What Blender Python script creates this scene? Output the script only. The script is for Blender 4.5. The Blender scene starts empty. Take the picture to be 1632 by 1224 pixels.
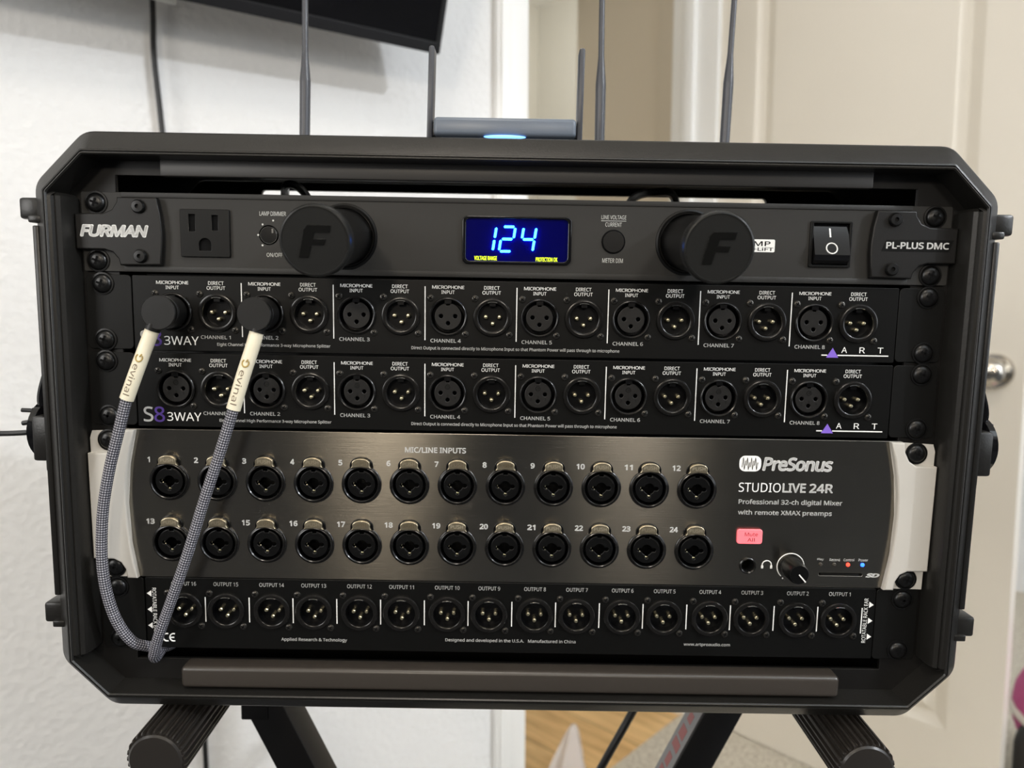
import bpy, bmesh, math, os, random
from mathutils import Matrix, Vector, Euler

random.seed(7)
C = bpy.context.scene.collection
R = math.radians

# ------------------------------------------------------------------ camera, world, lights, exposure
CAM_H = 1.0
F_PX = 1150.0
cam = bpy.data.cameras.new('camera')
cam.sensor_width = 36.0
cam.lens = 36.0 * F_PX / 1632.0
cam.clip_start = 0.01
cam_ob = bpy.data.objects.new('camera', cam)
C.objects.link(cam_ob)
PITCH, ROLL = 0.0856, 0.003


def basis(yaw, pitch, roll):
    a, b, c = yaw, pitch, roll
    f = Vector((math.sin(a) * math.cos(b), math.cos(a) * math.cos(b), -math.sin(b)))
    r0 = Vector((math.cos(a), -math.sin(a), 0))
    u0 = r0.cross(f)
    r = math.cos(c) * r0 + math.sin(c) * u0
    u = -math.sin(c) * r0 + math.cos(c) * u0
    return Matrix((r, u, -f)).transposed()


CAM_R = basis(0, PITCH, ROLL)
cam_ob.matrix_world = Matrix.Translation((0, 0, CAM_H)) @ CAM_R.to_4x4()
cam.dof.use_dof = True
cam.dof.focus_distance = 0.415
cam.dof.aperture_fstop = 7.0
bpy.context.scene.camera = cam_ob

# frame of the equipment rack (its front panel is y = 0, millimetres inside): it leans back about two degrees
RK_POS = Vector((-2.51733, -408.4393, 212.0394)) / 1000
RK_R = CAM_R @ basis(0.0028586, 0.119388, 0.0172367).transposed()
RACK = Matrix.Translation(Vector((0, 0, CAM_H)) - RK_R @ RK_POS) @ RK_R.to_4x4()

# frame of the room: x runs along the white wall, y goes through it, the wall face is y = 0
_d = Vector((.682, .731, 0)).normalized()
ROOM = Matrix.Translation((0.015, 1.246, 0)) @ Matrix(((_d.x, -_d.y, 0), (_d.y, _d.x, 0), (0, 0, 1))).to_4x4()

world = bpy.data.worlds.new('world')
bpy.context.scene.world = world
world.use_nodes = True
world.node_tree.nodes['Background'].inputs[0].default_value = (0.9, 0.92, 1.0, 1)
world.node_tree.nodes['Background'].inputs[1].default_value = 0.15


def point(name, loc, power, color, radius):
    l = bpy.data.lights.new(name, 'POINT')
    l.energy = power
    l.color = color
    l.shadow_soft_size = radius
    o = bpy.data.objects.new(name, l)
    o.location = loc
    C.objects.link(o)
    return o


point('ceiling_bulb', (2.58, -.98, 2.40), 50, (.94, .985, 1.05), .035)
point('ceiling_bulb', (2.66, -1.06, 2.40), 24, (.94, .985, 1.05), .035)
point('warm_lamp', (-.40, -1.45, 1.52), 16.0, (1.0, .88, .72), .10)
point('warm_lamp', (.42, -1.45, 1.52), 10.5, (1.0, .91, .80), .10)
point('warm_downlight', (-.1, -.30, 2.3), 9.0, (1.0, .90, .80), .12)
point('hall_light', ROOM @ Vector((1.2, .85, 2.2)), 6.5, (.96, .99, 1.02), .10)
ar = bpy.data.lights.new('ceiling_fill', 'AREA')  # overhead soft fill, added to raise the ambient level
ar.shape = 'RECTANGLE'
ar.size, ar.size_y, ar.energy, ar.color = 1.6, 1.0, 7, (.82, .92, 1.0)
ar_o = bpy.data.objects.new('ceiling_fill', ar)
ar_o.location = ROOM @ Vector((-.7, -2.3, 2.48))
C.objects.link(ar_o)
fill_a = bpy.data.lights.new('fill_light', 'AREA')  # added soft fill, lifts the shadow under the television
fill_a.shape = 'RECTANGLE'
fill_a.size, fill_a.size_y, fill_a.energy, fill_a.color = 1.5, 1.2, 14, (.93, .98, 1.03)
fill_a_o = bpy.data.objects.new('fill_light', fill_a)
fill_a_o.matrix_world = ROOM @ Matrix.Translation((.35, -4.15, 1.35)) @ Matrix.Rotation(R(90), 4, 'X')
C.objects.link(fill_a_o)
fill_b = bpy.data.lights.new('fill_light', 'AREA')  # second added fill, brightens the door and jamb
fill_b.shape = 'RECTANGLE'
fill_b.size, fill_b.size_y, fill_b.energy, fill_b.color = .8, 1.2, 16, (1.0, .98, .95)
fill_b_o = bpy.data.objects.new('fill_light', fill_b)
fill_b_o.matrix_world = ROOM @ Matrix.Translation((-3.25, -.40, 1.55)) @ Matrix.Rotation(R(-90), 4, 'Z') @ Matrix.Rotation(R(90), 4, 'X')
C.objects.link(fill_b_o)

sc = bpy.context.scene
sc.view_settings.view_transform = 'Standard'
sc.view_settings.look = 'None'
sc.view_settings.gamma = 1.0
sc.view_settings.use_curve_mapping = False
sc.view_settings.exposure = 0.82


# ------------------------------------------------------------------ materials
def lin(c):
    return tuple(((v / 255) / 12.92 if v <= 10 else (((v / 255) + .055) / 1.055) ** 2.4) for v in c)


def mat(name, rgb, rough=.5, metal=0.0, spec=.5, bump=None, emit=None, coat=0.0, linear=False):
    m = bpy.data.materials.new(name)
    m.use_nodes = True
    nt = m.node_tree
    b = nt.nodes['Principled BSDF']
    col = rgb if linear else lin(rgb)
    b.inputs['Base Color'].default_value = (*col, 1)
    b.inputs['Roughness'].default_value = rough
    b.inputs['Metallic'].default_value = metal
    b.inputs['Specular IOR Level'].default_value = spec
    b.inputs['Coat Weight'].default_value = coat
    if emit:
        b.inputs['Emission Color'].default_value = (*emit[0], 1)
        b.inputs['Emission Strength'].default_value = emit[1]
    if bump:
        scale, strength = bump[0], bump[1]
        tc = nt.nodes.new('ShaderNodeTexCoord')
        n = nt.nodes.new('ShaderNodeTexNoise')
        n.inputs['Scale'].default_value = scale
        n.inputs['Detail'].default_value = 3
        bp = nt.nodes.new('ShaderNodeBump')
        bp.inputs['Strength'].default_value = strength
        bp.inputs['Distance'].default_value = bump[2] if len(bump) > 2 else .0004
        nt.links.new(tc.outputs['Object'], n.inputs['Vector'])
        nt.links.new(n.outputs['Fac'], bp.inputs['Height'])
        nt.links.new(bp.outputs['Normal'], b.inputs['Normal'])
    return m


M = {}
M['case'] = mat('black_moulded_plastic', (30, 29, 27), 0.33, spec=0.4, bump=(900, .22, .0003))
M['frame'] = mat('black_powder_steel', (20, 19, 18), 0.42, spec=0.3, bump=(1500, .12, .0002))
M['bar'] = mat('black_satin_steel', (56, 51, 46), 0.33, spec=0.6, bump=(1200, .10, .0002))
M['topbar'] = mat('charcoal_steel_bar', (54, 52, 50), .42, bump=(1200, .10, .0002))
M['dark'] = mat('black_recess', (7, 7, 8), .8, spec=.15)
M['plate'] = mat('black_satin_faceplate', (12, 12, 11), 0.34, spec=0.26, bump=(2200, .08, .0001))
M['grey_plate'] = mat('charcoal_faceplate', (44, 43, 41), 0.5, spec=0.3, bump=(2000, .08, .0001))
M['bracket'] = mat('black_bracket', (22, 21, 20), 0.42, spec=0.3)
M['ear'] = mat('black_ear', (16, 16, 15), 0.42, spec=0.2)
M['ring'] = mat('black_jack_ring', (20, 19, 18), 0.22, spec=0.4)
M['cup'] = mat('black_jack_cup', (5, 5, 6), 0.3, spec=0.3)
M['insert'] = mat('dark_grey_insert', (30, 29, 28), 0.36, spec=0.35)
M['insert_dark'] = mat('black_insert', (10, 10, 10), 0.3, spec=0.3)
M['gold'] = mat('pale_gold', (236, 226, 190), .30, 1.0)
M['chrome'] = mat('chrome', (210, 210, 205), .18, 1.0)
M['tab'] = mat('champagne_metal', (186, 174, 148), .30, .9)
M['tab_text'] = mat('light_champagne', (214, 203, 178), .3, .6)
M['screw'] = mat('black_screw', (13, 13, 13), 0.32, spec=0.4)
M['screw_metal'] = mat('dark_steel_screw', (70, 68, 64), .28, .75)
M['white_ink'] = mat('white_ink', (246, 246, 242), 0.6, spec=0.5)
M['bright_ink'] = mat('bright_white_ink', (255, 255, 252), 0.55, spec=0.5)
M['grey_ink'] = mat('grey_ink', (205, 205, 200), 0.6, spec=0.5)
M['purple_ink'] = mat('purple_ink', (128, 96, 205), 0.6, spec=0.5)
M['grey_cap'] = mat('grey_plastic', (196, 192, 184), 0.45, spec=0.5, bump=(2500, .05, .0001))
M['knob'] = mat('black_knob', (10, 10, 10), 0.28, spec=0.3)
M['cap_face'] = mat('black_satin_cap', (32, 32, 31), 0.28, spec=0.3)
M['emblem'] = mat('black_emblem', (17, 17, 16), 0.2, spec=0.25)
M['gloss'] = mat('gloss_black', (14, 14, 16), .10)
M['lens'] = mat('blue_black_lens', (3, 3, 72), 0.1, spec=0.3)
M['digit'] = mat('lit_blue_segment', (40, 120, 255), .4, emit=((.012, .19, 1.0), 13.0))
M['yellow_led'] = mat('lit_yellow_legend', (200, 220, 20), .5, emit=((.75, .85, .02), .75))
M['red_led'] = mat('lit_red_led', (255, 60, 40), .4, emit=((1.0, .035, .02), 2.4))
M['blue_led'] = mat('lit_blue_led', (40, 90, 255), .4, emit=((.012, .07, 1.0), 4.0))
M['off_led'] = mat('unlit_led', (70, 66, 60), .3)
M['mute'] = mat('lit_pink_button', (235, 110, 115), .4, emit=((1.0, .16, .20), .42))
M['mute_ink'] = mat('dark_red_ink', (120, 20, 30), .6)
M['sleeve'] = mat('cream_heatshrink', (238, 230, 205), .38)
M['sleeve_ink'] = mat('grey_brown_ink', (120, 104, 84), .6)
M['sleeve_gold'] = mat('gold_ink', (176, 150, 84), .5)
M['connector'] = mat('black_connector', (26, 26, 26), 0.4, spec=0.35)
M['rubber'] = mat('ribbed_black_rubber', (38, 35, 32), 0.28, spec=0.5, bump=(1500, .1, .0002))
M['stand'] = mat('black_stand_paint', (10, 9, 9), 0.35, spec=0.3)
M['stand_side'] = mat('grey_sticker', (128, 128, 128), .5)
M['red_ink'] = mat('dull_red_ink', (150, 92, 90), .6)
M['router'] = mat('slate_grey_plastic', (96, 105, 117), .34)
M['router_led'] = mat('lit_blue_strip', (120, 180, 255), .4, emit=((.16, .40, 1.0), 1.3))
M['antenna'] = mat('dark_slate_rubber', (62, 64, 70), .36)
M['tv_bezel'] = mat('tv_bezel', (20, 20, 22), 0.45, spec=0.25)
M['tv_screen'] = mat('tv_screen', (9, 8, 9), .14)
M['tag'] = mat('white_tag', (225, 225, 220), .5)
M['cord'] = mat('black_cord', (14, 15, 15), .42)
M['door'] = mat('cream_door_paint', (232, 226, 214), .42)
M['trim'] = mat('white_trim_paint', (246, 246, 244), .38)
M['hall'] = mat('beige_hall_paint', (214, 210, 199), .7)
M['hall_trim'] = mat('tan_paint', (226, 216, 198), .6)
M['ceiling'] = mat('white_ceiling_paint', (236, 234, 228), .8)
M['nickel'] = mat('satin_nickel', (196, 190, 180), .20, 1.0)
M['pink'] = mat('pink_fabric', (196, 84, 138), .8, bump=(60, .5, .004))
M['piping'] = mat('white_piping', (225, 218, 205), .6)
M['dark_fabric'] = mat('dark_fabric', (34, 32, 28), .75, bump=(70, .5, .004))


def wall_material(name, rgb):
    m = mat(name, rgb, .62)
    nt = m.node_tree
    b = nt.nodes['Principled BSDF']
    tc = nt.nodes.new('ShaderNodeTexCoord')
    n1 = nt.nodes.new('ShaderNodeTexNoise')
    n1.inputs['Scale'].default_value = 170
    n1.inputs['Detail'].default_value = 4
    n1.inputs['Roughness'].default_value = .6
    n2 = nt.nodes.new('ShaderNodeTexVoronoi')
    n2.inputs['Scale'].default_value = 95
    add = nt.nodes.new('ShaderNodeMath')
    add.operation = 'ADD'
    bp = nt.nodes.new('ShaderNodeBump')
    bp.inputs['Strength'].default_value = .30
    bp.inputs['Distance'].default_value = .0035
    nt.links.new(tc.outputs['Object'], n1.inputs['Vector'])
    nt.links.new(tc.outputs['Object'], n2.inputs['Vector'])
    nt.links.new(n1.outputs['Fac'], add.inputs[0])
    nt.links.new(n2.outputs['Distance'], add.inputs[1])
    nt.links.new(add.outputs[0], bp.inputs['Height'])
    nt.links.new(bp.outputs['Normal'], b.inputs['Normal'])
    return m


M['wall'] = wall_material('white_textured_wall', (234, 234, 233))
M['absorber'] = mat('dark_absorber', (58, 60, 64), .7)  # dark tone given to unseen surfaces to keep panel reflections low


def carpet_material():
    m = mat('beige_carpet', (205, 193, 172), .95, spec=.1)
    nt = m.node_tree
    b = nt.nodes['Principled BSDF']
    tc = nt.nodes.new('ShaderNodeTexCoord')
    n = nt.nodes.new('ShaderNodeTexNoise')
    n.inputs['Scale'].default_value = 110
    n.inputs['Detail'].default_value = 6
    n.inputs['Roughness'].default_value = .75
    cr = nt.nodes.new('ShaderNodeValToRGB')
    cr.color_ramp.elements[0].position = .33
    cr.color_ramp.elements[0].color = (*lin((178, 165, 144)), 1)
    cr.color_ramp.elements[1].position = .66
    cr.color_ramp.elements[1].color = (*lin((250, 243, 226)), 1)
    bp = nt.nodes.new('ShaderNodeBump')
    bp.inputs['Strength'].default_value = .9
    bp.inputs['Distance'].default_value = .008
    nt.links.new(tc.outputs['Object'], n.inputs['Vector'])
    nt.links.new(n.outputs['Fac'], cr.inputs['Fac'])
    nt.links.new(cr.outputs['Color'], b.inputs['Base Color'])
    nt.links.new(n.outputs['Fac'], bp.inputs['Height'])
    nt.links.new(bp.outputs['Normal'], b.inputs['Normal'])
    return m


M['carpet'] = carpet_material()


def wood_material():
    m = mat('oak_planks', (190, 155, 105), .38)
    nt = m.node_tree
    b = nt.nodes['Principled BSDF']
    tc = nt.nodes.new('ShaderNodeTexCoord')
    mp = nt.nodes.new('ShaderNodeMapping')
    mp.inputs['Rotation'].default_value = (0, 0, R(90))
    br = nt.nodes.new('ShaderNodeTexBrick')
    br.inputs['Scale'].default_value = 1.0
    br.inputs['Brick Width'].default_value = 1.2
    br.inputs['Row Height'].default_value = .16
    br.inputs['Mortar Size'].default_value = .0015
    br.inputs['Color1'].default_value = (*lin((242, 204, 146)), 1)
    br.inputs['Color2'].default_value = (*lin((224, 184, 126)), 1)
    br.inputs['Mortar'].default_value = (*lin((120, 92, 58)), 1)
    mp2 = nt.nodes.new('ShaderNodeMapping')
    mp2.inputs['Scale'].default_value = (14, 1.6, 1)
    n = nt.nodes.new('ShaderNodeTexNoise')
    n.inputs['Scale'].default_value = 3.5
    n.inputs['Detail'].default_value = 6
    mix = nt.nodes.new('ShaderNodeMixRGB')
    mix.blend_type = 'MULTIPLY'
    mix.inputs['Fac'].default_value = .7
    cr = nt.nodes.new('ShaderNodeValToRGB')
    cr.color_ramp.elements[0].position = .3
    cr.color_ramp.elements[0].color = (.52, .44, .36, 1)
    cr.color_ramp.elements[1].position = .62
    cr.color_ramp.elements[1].color = (1, 1, 1, 1)
    L = nt.links.new
    L(tc.outputs['Object'], mp.inputs['Vector'])
    L(mp.outputs['Vector'], br.inputs['Vector'])
    L(tc.outputs['Object'], mp2.inputs['Vector'])
    L(mp2.outputs['Vector'], n.inputs['Vector'])
    L(n.outputs['Fac'], cr.inputs['Fac'])
    L(br.outputs['Color'], mix.inputs['Color1'])
    L(cr.outputs['Color'], mix.inputs['Color2'])
    L(mix.outputs['Color'], b.inputs['Base Color'])
    return m


M['wood'] = wood_material()


def brushed_material():
    m = bpy.data.materials.new('brushed_black_aluminium')
    m.use_nodes = True
    nt = m.node_tree
    L = nt.links.new
    nt.nodes.remove(nt.nodes['Principled BSDF'])
    b = nt.nodes.new('ShaderNodeBsdfAnisotropic')
    b.distribution = 'BECKMANN'
    b.inputs['Color'].default_value = (.29, .268, .228, 1)
    b.inputs['Roughness'].default_value = .285
    b.inputs['Anisotropy'].default_value = .63
    df = nt.nodes.new('ShaderNodeBsdfDiffuse')
    df.inputs['Color'].default_value = (.002, .002, .002, 1)
    ad = nt.nodes.new('ShaderNodeAddShader')
    L(b.outputs[0], ad.inputs[0])
    L(df.outputs[0], ad.inputs[1])
    L(ad.outputs[0], nt.nodes['Material Output'].inputs['Surface'])
    vt = nt.nodes.new('ShaderNodeVectorTransform')
    vt.vector_type = 'VECTOR'
    vt.convert_from = 'OBJECT'
    vt.convert_to = 'WORLD'
    vt.inputs[0].default_value = (1, 0, 0)
    L(vt.outputs[0], b.inputs['Tangent'])
    tc = nt.nodes.new('ShaderNodeTexCoord')
    mp = nt.nodes.new('ShaderNodeMapping')
    mp.inputs['Scale'].default_value = (28, 1, 2300)
    n = nt.nodes.new('ShaderNodeTexNoise')
    n.inputs['Scale'].default_value = 1.0
    n.inputs['Detail'].default_value = 4
    bp = nt.nodes.new('ShaderNodeBump')
    bp.inputs['Strength'].default_value = 1.0
    bp.inputs['Distance'].default_value = .00005
    L(tc.outputs['Object'], mp.inputs['Vector'])
    L(mp.outputs['Vector'], n.inputs['Vector'])
    L(n.outputs['Fac'], bp.inputs['Height'])
    L(bp.outputs['Normal'], b.inputs['Normal'])
    return m


M['brushed'] = brushed_material()


def braid_material():
    m = mat('grey_braided_sleeve', (92, 94, 108), .45)
    nt = m.node_tree
    b = nt.nodes['Principled BSDF']
    L = nt.links.new
    uv = nt.nodes.new('ShaderNodeUVMap')
    sp = nt.nodes.new('ShaderNodeSeparateXYZ')
    L(uv.outputs['UV'], sp.inputs[0])

    def math_(op, a, bb):
        q = nt.nodes.new('ShaderNodeMath')
        q.operation = op
        for i, v in enumerate((a, bb)):
            if v is None:
                continue
            if isinstance(v, (int, float)):
                q.inputs[i].default_value = v
            else:
                L(v, q.inputs[i])
        return q.outputs[0]

    # u runs 0..1 round the cord, v is the length in millimetres
    uu = math_('MULTIPLY', sp.outputs['X'], 2 * math.pi * 7)
    vv = math_('MULTIPLY', sp.outputs['Y'], 2 * math.pi / 2.9)
    s1 = math_('SINE', math_('ADD', uu, vv), None)
    s2 = math_('SINE', math_('SUBTRACT', uu, vv), None)
    pr = math_('MULTIPLY', s1, s2)
    cr = nt.nodes.new('ShaderNodeValToRGB')
    cr.color_ramp.elements[0].position = .0
    cr.color_ramp.elements[0].color = (*lin((50, 51, 60)), 1)
    cr.color_ramp.elements[1].position = .42
    cr.color_ramp.elements[1].color = (*lin((176, 174, 182)), 1)
    L(pr, cr.inputs['Fac'])
    L(cr.outputs['Color'], b.inputs['Base Color'])
    bp = nt.nodes.new('ShaderNodeBump')
    bp.inputs['Strength'].default_value = .6
    bp.inputs['Distance'].default_value = .0004
    L(pr, bp.inputs['Height'])
    L(bp.outputs['Normal'], b.inputs['Normal'])
    return m


M['braid'] = braid_material()


def bag_material():
    m = bpy.data.materials.new('clear_plastic_film')
    m.use_nodes = True
    nt = m.node_tree
    b = nt.nodes['Principled BSDF']
    b.inputs['Base Color'].default_value = (.86, .83, .82, 1)
    b.inputs['Roughness'].default_value = .18
    tr = nt.nodes.new('ShaderNodeBsdfTransparent')
    tr.inputs['Color'].default_value = (.95, .93, .93, 1)
    mx = nt.nodes.new('ShaderNodeMixShader')
    mx.inputs['Fac'].default_value = .52
    nt.links.new(tr.outputs[0], mx.inputs[1])
    nt.links.new(b.outputs[0], mx.inputs[2])
    nt.links.new(mx.outputs[0], nt.nodes['Material Output'].inputs['Surface'])
    return m


M['film'] = bag_material()

# ------------------------------------------------------------------ mesh helpers (millimetres in, metres out)
FONT = None
for _f in ('NotoSansMath-Regular.woff2', 'Inter.woff2'):
    try:
        FONT = bpy.data.fonts.load(os.path.join(bpy.utils.system_resource('DATAFILES', path='fonts'), _f))
        break
    except Exception:
        FONT = None
_glyphs = {}


def glyphs(s, shear=0.0, bold=0.0, spacing=1.0):
    key = (s, shear, bold, spacing)
    if key not in _glyphs:
        cu = bpy.data.curves.new('lettering', 'FONT')
        cu.body = s
        if FONT:
            cu.font = FONT
        cu.shear = shear
        cu.space_character = spacing
        cu.resolution_u = 3
        cu.fill_mode = 'BOTH'
        o = bpy.data.objects.new('lettering', cu)
        me = bpy.data.meshes.new_from_object(o)
        v = [(p.co.x, p.co.y) for p in me.vertices]
        f = [tuple(p.vertices) for p in me.polygons]
        bpy.data.objects.remove(o)
        bpy.data.curves.remove(cu)
        bpy.data.meshes.remove(me)
        if bold:
            # heavier strokes: the same flat letters laid over each other, shifted a little
            v0, f0, v, f = v, f, [], []
            for k in range(8):
                a, b = bold * math.cos(k * math.pi / 4), bold * math.sin(k * math.pi / 4)
                f += [tuple(i + len(v) for i in q) for q in f0]
                v += [(p + a, q + b) for p, q in v0]
        xs = [a for a, _ in v]
        ys = [b for _, b in v]
        _glyphs[key] = (v, f, min(xs), max(xs), min(ys), max(ys))
    return _glyphs[key]


class MB:
    def __init__(self):
        self.v, self.f, self.m, self.uv = [], [], [], {}

    def add(self, verts, faces, mi=0):
        k = len(self.v)
        self.v += [tuple(p) for p in verts]
        for q in faces:
            self.f.append(tuple(i + k for i in q))
            self.m.append(mi)
        return self

    def box(self, x0, x1, y0, y1, z0, z1, mi=0, bev=0.0, seg=2):
        if bev <= 0:
            v = [(x, y, z) for x in (x0, x1) for y in (y0, y1) for z in (z0, z1)]
            f = [(0, 1, 3, 2), (4, 6, 7, 5), (0, 4, 5, 1), (2, 3, 7, 6), (0, 2, 6, 4), (1, 5, 7, 3)]
            return self.add(v, f, mi)
        bm = bmesh.new()
        bmesh.ops.create_cube(bm, size=1.0)
        for q in bm.verts:
            q.co = ((x0 + x1) / 2 + q.co.x * (x1 - x0), (y0 + y1) / 2 + q.co.y * (y1 - y0), (z0 + z1) / 2 + q.co.z * (z1 - z0))
        bmesh.ops.bevel(bm, geom=bm.edges[:], offset=bev, segments=seg, profile=.5, affect='EDGES', clamp_overlap=True)
        self.from_bm(bm, mi)
        return self

    def from_bm(self, bm, mi=0, mtx=None):
        bm.verts.index_update()
        if mtx:
            bm.transform(mtx)
        self.add([p.co[:] for p in bm.verts], [[p.index for p in q.verts] for q in bm.faces], mi)
        bm.free()

    def plate(self, loops, y0, y1, mi=0, bev=0.0, seg=2):
        """outline (first loop) with holes, in x/z, between y0 (front) and y1"""
        cu = bpy.data.curves.new('outline', 'CURVE')
        cu.dimensions = '2D'
        cu.fill_mode = 'BOTH'
        t = abs(y1 - y0)
        cu.bevel_depth = bev
        cu.bevel_resolution = seg
        cu.offset = -bev
        cu.extrude = t / 2 - bev
        for lp in loops:
            s = cu.splines.new('POLY')
            s.points.add(len(lp) - 1)
            for q, (a, b) in zip(s.points, lp):
                q.co = (a, b, 0, 1)
            s.use_cyclic_u = True
        o = bpy.data.objects.new('outline', cu)
        me = bpy.data.meshes.new_from_object(o)
        ym = (y0 + y1) / 2
        self.add([(p.co.x, ym - p.co.z, p.co.y) for p in me.vertices], [tuple(p.vertices) for p in me.polygons], mi)
        bpy.data.objects.remove(o)
        bpy.data.curves.remove(cu)
        bpy.data.meshes.remove(me)
        return self

    def lathe(self, prof, cx=0, cz=0, n=40, mi=0, squash=1.0):
        """profile of (radius, y) turned round the y axis"""
        rings = []
        v = []
        for r, y in prof:
            if r < 1e-6:
                rings.append([len(v)])
                v.append((cx, y, cz))
            else:
                rings.append(list(range(len(v), len(v) + n)))
                v += [(cx + r * math.cos(2 * math.pi * k / n), y, cz + squash * r * math.sin(2 * math.pi * k / n)) for k in range(n)]
        f = []
        for a, b in zip(rings, rings[1:]):
            for k in range(n):
                k2 = (k + 1) % n
                if len(a) == 1 and len(b) == 1:
                    continue
                if len(a) == 1:
                    f.append((a[0], b[k], b[k2]))
                elif len(b) == 1:
                    f.append((a[k], b[0], a[k2]))
                else:
                    f.append((a[k], b[k], b[k2], a[k2]))
        return self.add(v, f, mi)

    def ball(self, c, r, mi=0, n=12, sx=1, sy=1, sz=1):
        v, f = [], []
        m = n // 2
        for i in range(m + 1):
            t = math.pi * i / m
            for k in range(n):
                p = 2 * math.pi * k / n
                v.append((c[0] + sx * r * math.sin(t) * math.cos(p), c[1] + sy * r * math.sin(t) * math.sin(p), c[2] + sz * r * math.cos(t)))
        for i in range(m):
            for k in range(n):
                f.append((i * n + k, (i + 1) * n + k, (i + 1) * n + (k + 1) % n, i * n + (k + 1) % n))
        return self.add(v, f, mi)

    def tube(self, pts, rad, n=14, mi=0, cap=True, flat=1.0, wide=None):
        pts = [Vector(p) for p in pts]
        k0 = len(self.v)
        up = Vector((0, 1, 0))
        L = 0
        for i, p in enumerate(pts):
            t = (pts[min(i + 1, len(pts) - 1)] - pts[max(i - 1, 0)]).normalized()
            ref = up if abs(t.dot(up)) < .9 else Vector((0, 0, 1))
            a = t.cross(ref).normalized()
            b = a.cross(t).normalized()
            r = rad[i] if isinstance(rad, (list, tuple)) else rad
            if i:
                L += (p - pts[i - 1]).length
            for k in range(n):
                w = 2 * math.pi * k / n
                q = p + a * (r * math.cos(w)) + b * (r * flat * math.sin(w))
                self.v.append(q[:])
        for i in range(len(pts) - 1):
            for k in range(n):
                a0 = k0 + i * n + k
                a1 = k0 + i * n + (k + 1) % n
                self.f.append((a0, a1, a1 + n, a0 + n))
                self.m.append(mi)
        # lengths for the uv map
        acc, ls = 0, [0]
        for i in range(1, len(pts)):
            acc += (pts[i] - pts[i - 1]).length
            ls.append(acc)
        fi = len(self.f) - (len(pts) - 1) * n
        for i in range(len(pts) - 1):
            for k in range(n):
                self.uv[fi] = ((k / n, ls[i]), ((k + 1) / n, ls[i]), ((k + 1) / n, ls[i + 1]), (k / n, ls[i + 1]))
                fi += 1
        if cap:
            self.f.append(tuple(k0 + k for k in range(n))[::-1])
            self.m.append(mi)
            e = k0 + (len(pts) - 1) * n
            self.f.append(tuple(e + k for k in range(n)))
            self.m.append(mi)
        return self

    def text(self, s, x0, x1, z0, z1, y=-.10, mi=0, shear=0.0, bold=0.0, spacing=1.0, turn=0):
        """lettering fitted to a box on the plane y; turn = 1 reads upward, -1 downward"""
        v, f, a0, a1, b0, b1 = glyphs(s, shear, bold, spacing)
        out = []
        for a, b in v:
            p, q = (a - a0) / (a1 - a0), (b - b0) / (b1 - b0)
            if turn == 1:
                p, q = 1 - q, p
            elif turn == -1:
                p, q = q, 1 - p
            out.append((x0 + p * (x1 - x0), y, z0 + q * (z1 - z0)))
        return self.add(out, f, mi)

    def move(self, dx=0, dy=0, dz=0):
        self.v = [(a + dx, b + dy, c + dz) for a, b, c in self.v]
        return self

    def xform(self, m):
        self.v = [(m @ Vector(p))[:] for p in self.v]
        return self

    def mesh(self, name, mats, angle=32, unit=.001, recalc=True):
        me = bpy.data.meshes.new(name)
        me.from_pydata([(a * unit, b * unit, c * unit) for a, b, c in self.v], [], self.f)
        for m in (mats if isinstance(mats, (list, tuple)) else [mats]):
            me.materials.append(M[m])
        for p, mi in zip(me.polygons, self.m):
            p.material_index = mi
        if self.uv:
            ul = me.uv_layers.new(name='UVMap')
            for pi, uvs in self.uv.items():
                for li, q in zip(me.polygons[pi].loop_indices, uvs):
                    ul.data[li].uv = q
        if recalc:
            bm = bmesh.new()
            bm.from_mesh(me)
            bmesh.ops.recalc_face_normals(bm, faces=bm.faces[:])
            bm.to_mesh(me)
            bm.free()
        me.shade_smooth()
        me.set_sharp_from_angle(angle=R(angle))
        return me


def circle(cx, cz, r, n=40, a0=0, a1=360):
    full = abs(a1 - a0) >= 360
    k = n if full else n + 1
    return [(cx + r * math.cos(R(a0 + (a1 - a0) * i / n)), cz + r * math.sin(R(a0 + (a1 - a0) * i / n))) for i in range(k)]


def rrect(x0, x1, z0, z1, r, n=5):
    pts = []
    for cx, cz, a in ((x1 - r, z1 - r, 0), (x0 + r, z1 - r, 90), (x0 + r, z0 + r, 180), (x1 - r, z0 + r, 270)):
        pts += [(cx + r * math.cos(R(a + 90 * i / n)), cz + r * math.sin(R(a + 90 * i / n))) for i in range(n + 1)]
    return pts


def smooth_path(pts, per=10):
    P = [Vector(p) for p in pts]
    P = [P[0] * 2 - P[1]] + P + [P[-1] * 2 - P[-2]]
    out = []
    for i in range(1, len(P) - 2):
        for k in range(per):
            t = k / per
            a, b, c, d = P[i - 1:i + 3]
            out.append(.5 * ((2 * b) + (c - a) * t + (2 * a - 5 * b + 4 * c - d) * t * t + (3 * b - a - 3 * c + d) * t ** 3))
    out.append(P[-2])
    return out


def tag(o, label, cat, group=None, kind=None):
    if label:
        o['label'] = label
    if cat:
        o['category'] = cat
    if group:
        o['group'] = group
    if kind:
        o['kind'] = kind
    return o


def thing(name, label, cat, mtx, group=None):
    o = bpy.data.objects.new(name, None)
    o.empty_display_size = .02
    C.objects.link(o)
    o.matrix_world = mtx
    return tag(o, label, cat, group)


def put(name, data, parent=None, loc=(0, 0, 0), label=None, rx=0, mtx=None):
    me = data
    o = bpy.data.objects.new(name, me)
    C.objects.link(o)
    if parent:
        o.parent = parent
    if mtx is not None:
        o.matrix_local = mtx
    else:
        o.location = [c * .001 for c in loc]
        o.rotation_euler.x = rx
    if label:
        o['label'] = label
    return o


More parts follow.
